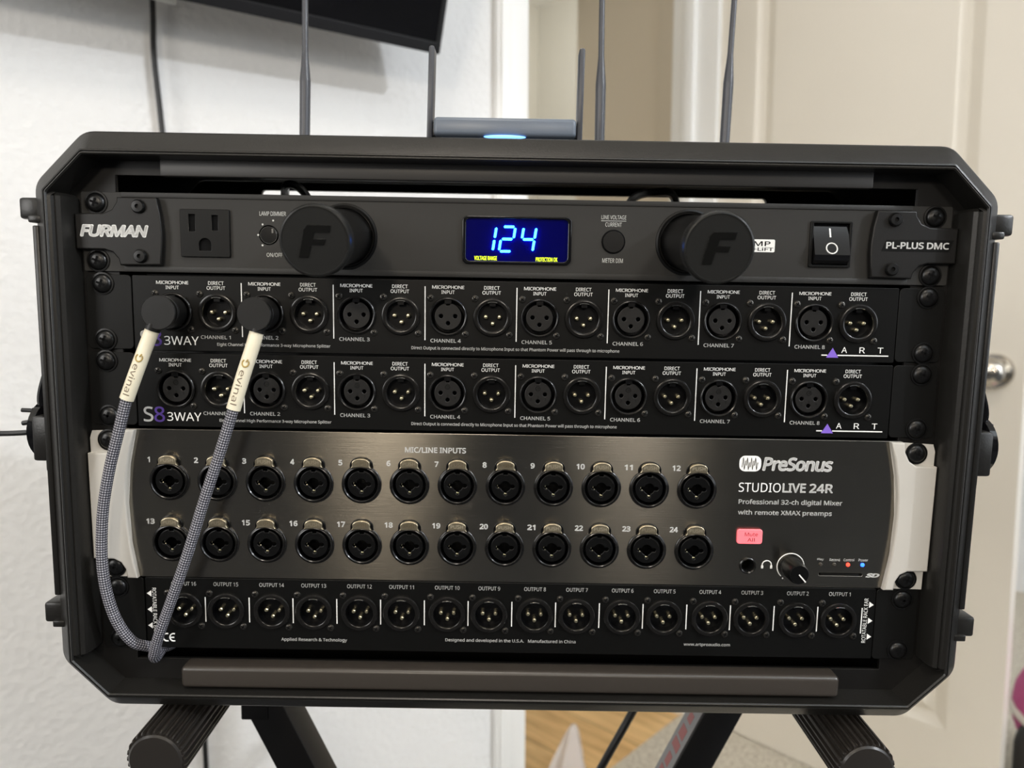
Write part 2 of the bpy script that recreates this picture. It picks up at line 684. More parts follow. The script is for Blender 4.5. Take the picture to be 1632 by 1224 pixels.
def struct(name, mb, mats, angle=30, parent=None):
    o = bpy.data.objects.new(name, mb.mesh(name, mats, angle, unit=1.0))
    C.objects.link(o)
    if parent:
        o.parent = parent
    else:
        o.matrix_world = ROOM
        o['kind'] = 'structure'
    return o


def rack_at(x=0, y=0, z=0):
    return RACK @ Matrix.Translation((x * .001, y * .001, z * .001))


# ------------------------------------------------------------------ the room
S0, S1, YB, ZC = -3.3, 2.3, -4.2, 2.56
OP0, OP1, HEAD = 0.0, .69, 2.05
TH = .12
struct('floor', MB().box(-.45, S1 + .1, -1.3, .05, -.06, 0), 'carpet')
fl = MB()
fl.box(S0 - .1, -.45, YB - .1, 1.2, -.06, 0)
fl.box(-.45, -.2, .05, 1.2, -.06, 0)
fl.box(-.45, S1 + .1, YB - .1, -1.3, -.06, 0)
struct('floor_back', fl, 'absorber')  # unseen floor, darkened so the black panels mirror less light
struct('floor_hall', MB().box(-.2, 2.0, .05, 1.75, -.06, 0), 'wood')
WALL = ROOM @ Matrix.Rotation(R(-17), 4, 'Z')
struct('wall_left', MB().box(-3.6, OP0, 0, TH, 0, ZC), 'wall').matrix_world = WALL
struct('wall_right', MB().box(OP1, S1, 0, TH, 0, ZC), 'wall')
struct('wall_above_door', MB().box(OP0, OP1, 0, TH, HEAD, ZC), 'wall')
struct('wall_end', MB().box(S1, S1 + .1, YB, TH, 0, ZC), 'wall')
struct('wall_far', MB().box(S0 - .1, S0, YB, TH, 0, ZC), 'absorber')  # this wall and the next are unseen, darkened to damp reflections
struct('wall_back', MB().box(S0 - .1, S1 + .1, YB - .1, YB, 0, ZC), 'absorber')
struct('ceiling', MB().box(S0 - .1, S1 + .1, YB - .1, 1.75, ZC, ZC + .08), 'ceiling')
# hall beyond the doorway
struct('wall_hall_right', MB().box(.85, .95, TH, .47, 0, ZC), 'hall_trim')
struct('wall_hall_return', MB().box(.85, 2.0, .47, .55, 0, ZC), 'hall_trim')
struct('wall_hall_back', MB().box(-.26, 2.0, 1.62, 1.72, 0, ZC), 'hall')
struct('wall_hall_left', MB().box(-.26, -.2, .22, 1.62, 0, ZC), 'hall')
struct('wall_hall_end', MB().box(1.9, 2.0, .55, 1.62, 0, ZC), 'hall')
# casing and jambs
cas = MB()
cas.box(-.055, .004, -.016, 0, 0, HEAD + .055, bev=.003)
cas.box(-.050, -.030, -.021, -.015, 0, HEAD + .05, bev=.002)
struct('trim_1', cas, 'trim').matrix_world = WALL
struct('trim_2', MB().box(OP1 + .006, OP1 + .065, -.016, 0, 0, HEAD + .055, bev=.003), 'trim')
struct('trim_3', MB().box(.004, OP1 + .006, -.016, 0, HEAD - .004, HEAD + .055, bev=.003), 'trim')
jm = MB()
jm.box(OP0 - .004, OP0 + .012, 0, TH, 0, HEAD)
struct('trim_4', jm, 'trim')
jm = MB()
jm.box(OP1 - .012, OP1 + .004, 0, TH, 0, HEAD)
jm.box(OP1 - .026, OP1 - .012, .055, .085, 0, HEAD, bev=.002)
struct('trim_5', jm, 'trim')
jm = MB()
jm.box(.836, .85, .17, .26, 0, 2.1, bev=.003)
struct('trim_6', jm, 'hall_trim')
struct('baseboard_left', MB().box(-3.5, -.055, -.014, 0, 0, .09, bev=.003), 'trim').matrix_world = WALL
struct('baseboard_right', MB().box(OP1 + .065, S1, -.014, 0, 0, .09, bev=.003), 'trim')

# the open panelled door: x along the leaf from hinge to latch edge, face is y = 0 (towards the camera)
ddir = Vector((-.0772, -.997, 0))
DOOR = ROOM @ Matrix.Translation((.685, -.1, 0)) @ Matrix(((ddir.x, -ddir.y, 0), (ddir.y, ddir.x, 0), (0, 0, 1))).to_4x4()
door = bpy.data.objects.new('door_1', None)
C.objects.link(door)
door.matrix_world = DOOR
door['kind'] = 'structure'
DX0, DX1 = -.145, .533


def frustum(mb, x0, x1, z0, z1, y0, i1, y1):
    """sloping ring from the rectangle at depth y0 to the rectangle inset by i1 at depth y1"""
    a = [(x0, y0, z0), (x1, y0, z0), (x1, y0, z1), (x0, y0, z1)]
    b = [(x0 + i1, y1, z0 + i1), (x1 - i1, y1, z0 + i1), (x1 - i1, y1, z1 - i1), (x0 + i1, y1, z1 - i1)]
    mb.add(a + b, [(k, (k + 1) % 4, 4 + (k + 1) % 4, 4 + k) for k in range(4)])


leaf = MB()
PX0, PX1 = -.012, .443
panels = [(.20, .80), (.92, 1.90)]
# stiles and rails
leaf.box(DX0, PX0, -.0, .035, .003, 2.04)
leaf.box(PX1, DX1, -.0, .035, .003, 2.04)
zz = [.003] + [z for p in panels for z in p] + [2.04]
for a, b in zip(zz[0::2], zz[1::2]):
    leaf.box(PX0, PX1, 0, .035, a, b)
for a, b in panels:
    leaf.add([(PX0, .012, a), (PX1, .012, a), (PX1, .012, b), (PX0, .012, b)], [(0, 1, 2, 3)])
    leaf.add([(PX0, .024, a), (PX1, .024, a), (PX1, .024, b), (PX0, .024, b)], [(0, 1, 2, 3)])
    frustum(leaf, PX0, PX1, a, b, 0, .003, .001)
    frustum(leaf, PX0 + .003, PX1 - .003, a + .003, b - .003, .001, .021, .011)
    frustum(leaf, PX0 + .024, PX1 - .024, a + .024, b - .024, .011, .004, .011)
    frustum(leaf, PX0 + .028, PX1 - .028, a + .028, b - .028, .011, .018, .002)
    leaf.add([(PX0 + .046, .002, a + .046), (PX1 - .046, .002, a + .046), (PX1 - .046, .002, b - .046), (PX0 + .046, .002, b - .046)], [(0, 1, 2, 3)])
struct('door_leaf', leaf, 'door', parent=door)
kb = MB()
kb.lathe([(0, -62), (12, -61), (22, -56), (26.5, -47), (26, -38), (20, -29), (12, -24), (10.5, -20), (11, -9), (30, -8), (32, -5), (32, 0)], 487, 913, 40)
put('door_knob', kb.mesh('door_knob', 'nickel', 50), door)
hb = MB()
for z in (.25, 1.05, 1.85):
    hb.box(DX0 * 1000 - 4, DX0 * 1000 + 2, 10, 30, z * 1000 - 45, z * 1000 + 45)
put('hinge', hb.mesh('hinge', 'nickel'), door)


# ------------------------------------------------------------------ rack case
def octagon(d, rr=14, n=5):
    """rounded eight-sided outline of the case, inset by d (mm)"""
    X, ZT, ZB, CH = 266.0, 298.5, -34.5, 28.5
    k = math.tan(R(22.5))
    X -= d
    ZT -= d
    ZB += d
    CH = CH - d * (2 - math.sqrt(2))
    corners = [(X, ZT - CH), (X - CH, ZT), (-X + CH, ZT), (-X, ZT - CH), (-X, ZB + CH), (-X + CH, ZB), (X - CH, ZB), (X, ZB + CH)]
    r = max(rr - d, 2.0)
    pts = []
    for i in range(8):
        p0, p, p1 = Vector(corners[i - 1]), Vector(corners[i]), Vector(corners[(i + 1) % 8])
        a = (p0 - p).normalized()
        b = (p1 - p).normalized()
        t = r * k
        A, B = p + a * t, p + b * t
        for j in range(n + 1):
            s = j / n
            q = A * (1 - s) ** 2 + p * 2 * s * (1 - s) + B * s * s
            pts.append((q.x, q.y))
    return pts


def sweep(mb, prof, mi=0):
    rings = [octagon(d) for d, _ in prof]
    n = len(rings[0])
    v = []
    for (d, y), rg in zip(prof, rings):
        v += [(a, y, b) for a, b in rg]
    f = []
    m = len(prof)
    for i in range(m):
        j = (i + 1) % m
        for k in range(n):
            k2 = (k + 1) % n
            f.append((i * n + k, j * n + k, j * n + k2, i * n + k2))
    mb.add(v, f, mi)


CASE_D = 150
case = thing('rack_case', 'black moulded plastic rack case with eight-sided rim holding all the rack gear', 'rack case', rack_at(0, 0, -34.5))


def cpart(name, mb, mats, parent=None, label=None, angle=32):
    return put(name, mb.mesh(name, mats, angle), parent or case, (0, 0, 0 if parent else 34.5), label)


sh = MB()
sweep(sh, [(0, CASE_D), (0, .5), (.4, -1.0), (1.4, -2.2), (11.2, -8.4), (11.6, -12.3), (12.1, -14.2), (12.9, -14.5), (13.3, -13.6), (13.5, -13.6),
           (13.8, -15.0), (14.4, -15.5), (15.0, -14.8), (15.3, 4.8), (3.6, 5.2), (3.6, CASE_D)])
cpart('shell', sh, 'case')
bk = MB()
bk.plate([octagon(3.8), rrect(-191, 187.5, 24, 288.7, 3)[::-1]], CASE_D - 5, CASE_D - 1, bev=.4)
cpart('rear_frame', bk, 'frame')
for s_ in (-1, 1):
    col = MB()
    sec = [(-254.0, 2.2), (-254.0, -8), (-253.4, -12.5), (-251.6, -14.8), (-249.4, -14.2), (-248.4, -12.6), (-247.2, -13.4), (-245.4, -12.2), (-244.0, -9), (-243.6, 2.2)]
    v_, f_ = [], []
    for z, g in ((1, 2.0), (3, 0), (262, 0), (264, 2.0)):
        v_ += [(-s_ * (x + (g if x < -249 else -g)), y + (g if y < 0 else 0), z) for x, y in sec]
    nn = len(sec)
    for i in range(3):
        f_ += [(i * nn + k, i * nn + (k + 1) % nn, (i + 1) * nn + (k + 1) % nn, (i + 1) * nn + k) for k in range(nn)]
    f_ += [tuple(range(nn))[::-1], tuple(range(3 * nn, 4 * nn))]
    col.add(v_, f_)
    cpart('side_rail', col, 'case')
fr = MB()
fr.plate([octagon(15.0), [(-223, -6.5), (222.5, -6.5), (222.5, 275.5), (-223, 275.5)][::-1]], 2.2, 4.8, bev=.3)
cpart('rail_frame', fr, 'frame')
fb = MB()
fb.box(-196, 195, -3.0, 2.2, 274.6, 286.2, bev=1.0)
cpart('crossbar', fb, 'topbar')
fb = MB()
fb.box(-192, 193.5, -10.5, 2.2, -18.2, -5.2, bev=2.6, seg=5)
cpart('crossbar', fb, 'bar')
for sx in (-1, 1):
    for z0, z1 in ((250.5, 262.2), (16.8, 29)):
        bp = MB()
        bp.box(sx * 262 - 0 if sx > 0 else -274.8, 274.8 if sx > 0 else -262, -2, 16, z0, z1, bev=1.6)
        bp.box(262 if sx > 0 else -269, 269 if sx > 0 else -262, -4, 20, z0 - 2, z0 + 2, bev=.8)
        cpart('corner_bumper', bp, 'case')
    sp = MB()
    sp.box(min(sx * 264, sx * 267.5), max(sx * 264, sx * 267.5), -3, 60, 34, 247, bev=.8)
    cpart('side_panel', sp, 'case')
for x in (-188, 120):
    sf = MB()
    sf.ball((x, 25, 298.0), 17, n=24, sx=1, sy=.9, sz=.16)
    cpart('stacking_foot', sf, 'case')


def latch(sx):
    a = lambda x0, x1: (min(sx * x0, sx * x1), max(sx * x0, sx * x1))
    lb = MB()
    lb.box(*a(263, 281.0), 6, 34, 112, 138.5, bev=1.6)
    lb.box(*a(263, 279), 14, 30, 104, 113, bev=1)
    o = cpart('twist_latch', lb, 'case')
    kn = MB()
    m = Matrix.Rotation(R(90), 4, 'Z')
    kk = MB().lathe([(0, -5.5), (15, -5.0), (17, -3.5), (17.2, 0), (14, 1), (0, 1)], 0, 0, 32)
    kk.xform(Matrix.Translation((sx * 284.5, 24, 128)) @ Matrix.Rotation(R(-90 * sx), 4, 'Z') @ Matrix.Identity(4))
    kn.v, kn.f, kn.m = kk.v, kk.f, kk.m
    kn.box(*a(288, 291), 22, 26, 115, 141, bev=.8)
    cpart('latch_knob', kn, 'gloss', o)
    hk = MB()
    hk.tube(smooth_path([(sx * 266, 22, 168), (sx * 277, 20, 164), (sx * 280, 18, 156), (sx * 282, 18, 146), (sx * 281, 20, 137)], 5), 2.2, 8)
    hk.tube(smooth_path([(sx * 266, 34, 164), (sx * 276, 33, 160), (sx * 279, 32, 152), (sx * 279, 32, 139)], 5), 1.8, 8)
    hk.box(*a(263, 277), 14, 36, 145, 163, bev=1.5)
    cpart('latch_hook', hk, 'gloss', o)


latch(-1)
latch(1)


# ------------------------------------------------------------------ shared jack and screw meshes
def rack_screw_mesh():
    b = MB()
    b.lathe([(0, -2.5), (2.6, -2.4), (4.0, -1.95), (4.9, -1.2), (5.3, -.3), (5.3, 0)], n=28)
    b.lathe([(6.4, 0), (6.3, -.5), (5.4, -.6), (5.2, -.2)], n=28)
    for a in (0, 90):
        c = MB().box(-2.4, 2.4, -2.58, -2.0, -.62, .62, 1)
        c.xform(Matrix.Rotation(R(a + 20), 4, 'Y'))
        b.add(c.v, c.f, 1)
    return b.mesh('rack_screw', ['screw', 'dark'])


def small_screw_mesh():
    b = MB()
    b.lathe([(0, -1.1), (.9, -1.05), (1.7, -.7), (2.1, 0)], n=18)
    for a in (0, 90):
        c = MB().box(-1.2, 1.2, -1.2, -.8, -.28, .28, 1)
        c.xform(Matrix.Rotation(R(a + 30), 4, 'Y'))
        b.add(c.v, c.f, 1)
    return b.mesh('mounting_screw', ['screw_metal', 'dark'])


def male_ring_mesh():
    b = MB()
    b.lathe([(10.9, .2), (10.9, -1.1), (10.5, -1.7), (9.9, -1.9), (8.7, -1.9), (8.2, -1.6), (8.0, -1.0)], n=48, mi=0)
    b.lathe([(8.0, -1.0), (7.9, 3.5), (0, 3.6)], n=48, mi=1)
    b.box(-1.7, 1.7, -1.0, 3.5, 6.2, 8.6, 1)
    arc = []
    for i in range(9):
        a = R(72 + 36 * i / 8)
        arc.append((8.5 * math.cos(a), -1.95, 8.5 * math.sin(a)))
    b.tube(arc, .28, 6, 2)  # bright arc standing in for the glint on the ring's upper edge
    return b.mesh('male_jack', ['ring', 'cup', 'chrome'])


def pin_mesh():
    return MB().lathe([(0, .2), (.8, .4), (1.2, .9), (1.25, 1.4), (1.25, 3.6)], n=14).mesh('pin', 'gold')


def female_ring_mesh():
    b = MB()
    b.lathe([(10.9, .2), (10.9, -1.2), (10.5, -1.8), (10.1, -2.0), (9.6, -1.8), (9.3, -1.2)], n=48, mi=0)
    b.lathe([(9.3, -1.2), (9.2, 7), (0, 7.1)], n=48, mi=1)
    b.box(-1.9, 1.9, -1.4, 4, 7.2, 9.6, 1)
    return b.mesh('female_jack', ['ring', 'cup'])


def insert_mesh(marked):
    b = MB()
    key = []
    for i in range(61):
        a = 98 + 344 * i / 60
        key.append((7.6 * math.cos(R(a)), 7.6 * math.sin(R(a))))
    key += [(1.0, 6.3), (-1.0, 6.3)]
    hs = [circle(x, z, 1.2, 16)[::-1] for x, z in ((-4, 0.2), (4, 0.2), (0, -3.8))]
    b.plate([key] + hs, -.5, .7, 0, bev=.3)
    b.lathe([(7.55, .6), (7.5, 6.5)], n=32, mi=1)
    if marked:
        b.lathe([(1.45, -.5), (1.4, -.62), (1.15, -.62), (1.1, -.5)], 0, 3.6, 20, 2)
        b.text('a', -.6, .6, 3.0, 4.2, -.56, 2)
        for s, x, z in (('2', -4, -2.6), ('1', 4, -2.6), ('3', 0, -1.5)):
            b.text(s, x - .5, x + .5, z - .7, z + .7, -.56, 2)
    return b.mesh('insert', ['insert', 'dark', 'ear'])


def combo_ring_mesh():
    b = MB()
    b.lathe([(11.5, .2), (11.5, -.8), (11.1, -1.2), (10.7, -1.3), (10.5, -2.0), (10.0, -2.2), (9.6, -1.8), (9.5, -1.0)], n=52, mi=0)
    b.lathe([(9.5, -1.0), (9.4, 7), (0, 7.1)], n=48, mi=1)
    hood = [(-6.6, 8.0)] + [(6.6 * math.cos(R(180 - 180 * i / 16)), 11.2 + 4.8 * math.sin(R(180 - 180 * i / 16))) for i in range(17)] + [(6.6, 8.0), (4, 10.6), (-4, 10.6)]
    b.plate([hood], -1.2, .2, 1, bev=.3)
    return b.mesh('combo_jack', ['ring', 'cup'])


def combo_insert_mesh():
    b = MB()
    out = []
    for i in range(61):
        a = 100 + 340 * i / 60
        out.append((8.0 * math.cos(R(a)), 8.0 * math.sin(R(a))))
    out += [(1.3, 6.9), (-1.3, 6.9)]
    # jack hole with three lobes
    hole = []
    for i in range(120):
        a = 2 * math.pi * i / 120
        best = 3.1
        for cx, cz, rr in ((-4.3, 0, 1.15), (4.3, 0, 1.15), (0, -4.3, 1.05)):
            bq = cx * math.cos(a) + cz * math.sin(a)
            dq = bq * bq - (cx * cx + cz * cz - rr * rr)
            if dq > 0 and bq > 0:
                best = max(best, bq + math.sqrt(dq))
        if math.sin(a) < 0:
            best = max(best, min(3.1 / max(.01, abs(math.cos(a)) + abs(math.sin(a))) * 1.28, 3.9))
        hole.append((best * math.cos(a), best * math.sin(a)))
    b.plate([out, hole[::-1]], -.9, .4, 0, bev=.3)
    b.lathe([(7.9, .3), (7.9, 6.5)], n=32, mi=1)
    arc = [(7.3 * math.cos(R(a)), -.95, 7.3 * math.sin(R(a))) for a in range(20, 81, 6)]
    b.tube(arc, .16, 6, 2)
    return b.mesh('insert', ['insert_dark', 'dark', 'screw_metal'])


def contact_mesh():
    b = MB()
    b.ball((-.35, .2, -4.5), .62, n=10, sz=1.1)
    b.ball((.55, .4, -4.6), .50, n=10)
    b.tube([(-4.2, .2, -.9), (-3.1, .3, -1.7), (-2.0, .5, -2.9)], .34, 8)
    b.tube([(-4.6, .6, .7), (-4.75, .5, -.2)], .25, 8)
    return b.mesh('contact', 'gold')


def push_tab_mesh():
    b = MB()
    top = [(5.2 * math.cos(R(a)), 12.6 + 2.9 * math.sin(R(a))) for a in range(0, 181, 12)]
    outl = top + [(-5.0, 11.2), (-5.5, 10.3), (-5.9, 9.6), (-4.6, 9.9), (0, 10.5), (4.6, 9.9), (5.9, 9.6), (5.5, 10.3), (5.0, 11.2)]
    b.plate([outl], -3.0, -.4, 0, bev=.45)
    b.text('PUSH', -3.7, 3.7, 11.7, 13.9, -3.06, 1, bold=.012)
    return b.mesh('push_tab', ['tab', 'tab_text'])


MS = dict(rack_screw=rack_screw_mesh(), screw=small_screw_mesh(), male=male_ring_mesh(), pin=pin_mesh(), female=female_ring_mesh(),
          insert=insert_mesh(False), insert_marked=insert_mesh(True), combo=combo_ring_mesh(), combo_insert=combo_insert_mesh(),
          contact=contact_mesh(), tab=push_tab_mesh())


class Unit:
    """one rack unit: parts are given in the rack's own millimetres"""

    def __init__(self, name, label, cat, z0, group=None):
        self.z0 = z0
        self.root = thing(name, label, cat, rack_at(0, 0, z0), group)

    def part(self, name, mb, mats, label=None, parent=None, angle=32):
        if parent is None:
            return put(name, mb.mesh(name, mats, angle), self.root, (0, 0, -self.z0), label)
        return put(name, mb.mesh(name, mats, angle), parent, (0, 0, 0), label)

    def at(self, name, mesh, x, z, y=0, label=None):
        return put(name, mesh, self.root, (x, y, z - self.z0), label)

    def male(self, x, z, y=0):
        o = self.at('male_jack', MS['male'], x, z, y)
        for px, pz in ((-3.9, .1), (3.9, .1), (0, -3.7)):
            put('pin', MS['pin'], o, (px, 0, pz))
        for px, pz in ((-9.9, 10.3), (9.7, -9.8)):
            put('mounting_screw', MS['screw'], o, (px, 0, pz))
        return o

    def female(self, x, z, marked=False, bare=True, y=0):
        o = self.at('female_jack', MS['female'], x, z, y)
        put('insert', MS['insert_marked' if marked else 'insert'], o)
        for px, pz in ((-9.9, 10.3), (9.7, -9.8)):
            put('mounting_screw', MS['screw'], o, (px, 0, pz))
        return o

    def combo(self, x, z):
        o = self.at('combo_jack', MS['combo'], x, z)
        put('insert', MS['combo_insert'], o)
        put('contact', MS['contact'], o)
        put('push_tab', MS['tab'], o)
        return o

    def screws(self, pts, y=0):
        for x, z in pts:
            self.at('rack_screw', MS['rack_screw'], x, z, y)


# ------------------------------------------------------------------ power conditioner (top slot)
pc = Unit('power_conditioner', 'charcoal power conditioner with blue 124 display in the top slot', 'power conditioner', 222.5)
fp = MB()
fp.plate([rrect(-241.5, 241.5, 222.7, 266.1, 1.2), circle(-95.9, 243.9, 15.8)[::-1], circle(95.5, 243.9, 15.8)[::-1],
          rrect(163.6, 185.4, 232, 256.6, .6)[::-1], circle(-138, 244.1, 5.4, 24)[::-1]], 0, 2.2, bev=.25)
fp.box(-219, 219, -.6, .3, 263.3, 266.1, bev=.25)
fp.box(-219, 219, -.6, .3, 222.7, 225.9, bev=.25)
pc.part('faceplate', fp, 'grey_plate')
pc.part('chassis', MB().box(-214, 214, 3, 138, 223.0, 262, bev=.4), 'frame')


def bracket_outline(s):
    pts = [(-243, 253.9), (-227.5, 254.2), (-222.6, 256.2), (-219.8, 260.4), (-219.6, 262.9), (-198.0, 262.9), (-196.2, 254), (-195.4, 244.8), (-195.4, 240),
           (-196.0, 233), (-196.6, 226.4), (-219.2, 226.0), (-220.0, 229.4), (-223, 233), (-227.5, 234.4), (-243, 234.5)]
    return [(s * -x if s > 0 else x, z) for x, z in pts] if s > 0 else pts


hexm = MB()
hexm.lathe([(0, -1.0), (1.1, -1.0), (1.2, -2.4), (3.0, -2.3), (3.6, -1.4), (3.7, 0)], n=26)
hexm.lathe([(4.3, 0), (4.2, -.3), (3.7, -.3)], n=26)
hexm = hexm.mesh('hex_screw', 'screw')
for s in (-1, 1):
    b = MB()
    b.plate([bracket_outline(s)], -4.2, 0, bev=.8)
    br = pc.part('end_bracket', b, 'bracket')
    for z in (258, 231.1):
        put('hex_screw', hexm, br, (s * 207.6, -3.9, z))
    t = MB()
    if s < 0:
        t.text('FURMAN', -240.5, -202.6, 241.2, 248.0, -4.3, 0, shear=.22, bold=.04, spacing=.93)
        pc.part('lettering', t, 'bright_ink', 'bold italic white brand lettering', br)
    else:
        npl = MB()
        npl.plate([[(201.4, 241.0), (203.7, 247.0), (240.9, 247.4), (238.5, 241.0)]], -4.4, -4.1, 0)
        pc.part('name_plate', npl, 'plate', None, br)
        t.text('PL-PLUS DMC', 203.6, 238.3, 242.3, 246.0, -4.55, 0, bold=.022, spacing=.98)
        pc.part('lettering', t, 'bright_ink', 'white model lettering', br)
pc.screws([(-233, 260.2), (-233.4, 228.6), (231.7, 260.1), (231.7, 228.2)])

ob = MB()
slots = [[(-181.6, 245.4), (-178.2, 245.4), (-178.2, 254.6), (-181.6, 254.6)], [(-168.8, 246), (-165.6, 246), (-165.6, 254.2), (-168.8, 254.2)],
         [(-176.3, 234.9), (-169.7, 234.9), (-169.7, 238.5)] + circle(-173, 238.3, 3.3, 12, 0, 180)[1:-1] + [(-176.3, 238.5)]]
ob.plate([rrect(-186.6, -159.2, 231.4, 257.5, .8)] + [q[::-1] for q in slots], -1.6, -.1, 0, bev=.3)
ob.box(-186, -160, -.35, -.1, 232, 257, 1)
pc.part('power_outlet', ob, ['plate', 'dark'])

kb = MB()
kb.lathe([(5.4, 0), (5.2, 6), (0, 6)], -138, 244.1, 24, 1)
kb.lathe([(0, -.6), (4.2, -.5), (4.6, -.1), (4.6, 6)], -138, 244.1, 28, 0)
kb.tube([(-138 + 4.6 * math.cos(R(a)), -.3, 244.1 + 4.6 * math.sin(R(a))) for a in range(0, 361, 12)], .12, 6, 2)
kb.box(-136.2, -135.2, -.8, -.3, 245.2, 247.6, 2)
pc.part('dimmer_knob', kb, ['knob', 'dark', 'chrome'])

lt = MB()
lt.text('LAMP DIMMER', -142.9, -128.2, 254.7, 257.0, -.1, 0, spacing=.95)
lt.text('ON/OFF', -139.4, -130.6, 232.2, 234.4, -.1, 0)
for x, z in ((-141.3, 249.9), (-135.4, 252.1), (-143.9, 244.1), (-141.6, 238.5)):
    lt.lathe([(0, -.12), (.55, -.12)], x, z, 10, 0)
pc.part('lettering', lt, 'grey_ink')
lt = MB()
lt.text('LINE VOLTAGE', 46.7, 60.5, 256.0, 258.2, -.1)
lt.box(46.6, 60.5, -.14, -.06, 255.0, 255.25)
lt.text('CURRENT', 49, 58.1, 252.0, 254.3, -.1)
lt.text('METER DIM', 47.9, 59.4, 232.2, 234.6, -.1)
pc.part('lettering', lt, 'grey_ink')
sb = MB()
sb.plate([rrect(121, 143.8, 239.5, 246.5, .8)], -.12, -.02, 0)
sb.text('SMP', 128, 141.3, 242.8, 245.5, -.16, 1, bold=.01)
sb.text('+LiFT', 131.2, 143.0, 240.2, 242.1, -.16, 1, bold=.01)
pc.part('badge', sb, ['white_ink', 'plate'], 'white badge with SMP +LiFT lettering half hidden by lamp')

pb = MB()
pb.lathe([(0, -1.0), (5.8, -1.0), (6.1, -.6), (6.1, .3)], 53.7, 243.7, 32, 0)
pb.lathe([(6.7, 0), (6.5, -.2), (6.1, -.2)], 53.7, 243.7, 32, 1)
pc.part('push_button', pb, ['knob', 'dark'])

sw = MB()
sw.plate([rrect(162.8, 186.2, 231.6, 257.0, 1), rrect(164.6, 184.6, 233.0, 255.8, .4)[::-1]], -1.0, 1, 0, bev=.3)
swo = pc.part('power_switch', sw, 'plate')
rk = MB()
rk.add([(164.8, 1.2, 255.2), (184.4, 1.2, 255.2), (164.8, -4.2, 238.4), (184.4, -4.2, 238.4), (164.8, -3.2, 235.4), (184.4, -3.2, 235.4), (164.8, -.6, 233.4), (184.4, -.6, 233.4),
        (164.8, 4, 255.2), (184.4, 4, 255.2), (164.8, 4, 233.4), (184.4, 4, 233.4)],
       [(0, 2, 3, 1), (2, 4, 5, 3), (4, 6, 7, 5), (0, 1, 9, 8), (6, 10, 11, 7), (0, 8, 10, 6, 4, 2), (1, 3, 5, 7, 11, 9)])


def on_rocker(z):
    return 1.2 - (255.2 - z) * 5.4 / 16.8


rk.add([(173.6, on_rocker(253.2) - .1, 253.2), (174.5, on_rocker(253.2) - .1, 253.2), (174.5, on_rocker(248.2) - .1, 248.2), (173.6, on_rocker(248.2) - .1, 248.2)], [(0, 1, 2, 3)], 1)
ringp = [(174.4 + 3.0 * math.cos(R(a)), on_rocker(242.0 + 2.9 * math.sin(R(a))) - .05, 242.0 + 2.9 * math.sin(R(a))) for a in range(0, 361, 12)]
rk.tube(ringp, .38, 6, 1, cap=False)
pc.part('rocker', rk, ['gloss', 'white_ink'], None, swo, angle=20)

# voltage display
db = MB()
db.plate([rrect(-30.4, 30.3, 230.4, 256.6, 3), rrect(-28.3, 28.2, 232.0, 255.2, 2.4)[::-1]], -1.6, .4, 0, bev=.5)
db.plate([rrect(-28.6, 28.5, 231.8, 255.4, 2.4)], -.5, .2, 1)
dis = pc.part('voltage_display', db, ['gloss', 'lens'], 'black framed meter glowing blue')
SEG = {'1': 'bc', '2': 'abged', '4': 'fgbc'}


def seven(ch, x, z, w, h, sl):
    t = 1.35
    b = MB()

    def bar(p, q, horizontal):
        (x0, z0), (x1, z1) = p, q
        if horizontal:
            pts = [(x0 + .5, z0), (x0 + 1.0, z0 + t / 2), (x1 - 1.0, z0 + t / 2), (x1 - .5, z0), (x1 - 1.0, z0 - t / 2), (x0 + 1.0, z0 - t / 2)]
        else:
            pts = [(x0, z0 + .5), (x0 + t / 2, z0 + 1.0), (x0 + t / 2, z1 - 1.0), (x0, z1 - .5), (x0 - t / 2, z1 - 1.0), (x0 - t / 2, z0 + 1.0)]
        pts = [(x + a + sl * b_, z + b_) for a, b_ in pts]
        b.plate([pts], -1.9, -1.5, 0)
    m = h / 2
    for s in SEG[ch]:
        {'a': lambda: bar((0, h), (w, h), True), 'g': lambda: bar((0, m), (w, m), True), 'd': lambda: bar((0, 0), (w, 0), True),
         'f': lambda: bar((0, m), (0, h), False), 'e': lambda: bar((0, 0), (0, m), False), 'b': lambda: bar((w, m), (w, h), False), 'c': lambda: bar((w, 0), (w, m), False)}[s]()
    return b


for ch, x in (('1', -20.4), ('2', -9.9), ('4', 1.7)):
    pc.part('digit', seven(ch, x, 237.4, 7.0, 13.4, .15), 'digit', 'glowing digit %s' % ch, dis)
lg = MB()
lg.text('VOLTAGE RANGE', -23.6, -11.0, 232.4, 234.7, -.62, 0, bold=.012)
lg.text('PROTECTION OK', 10.7, 22.8, 232.2, 234.5, -.62, 0, bold=.012)
pc.part('legend', lg, 'yellow_led', 'glowing yellow legend', dis)

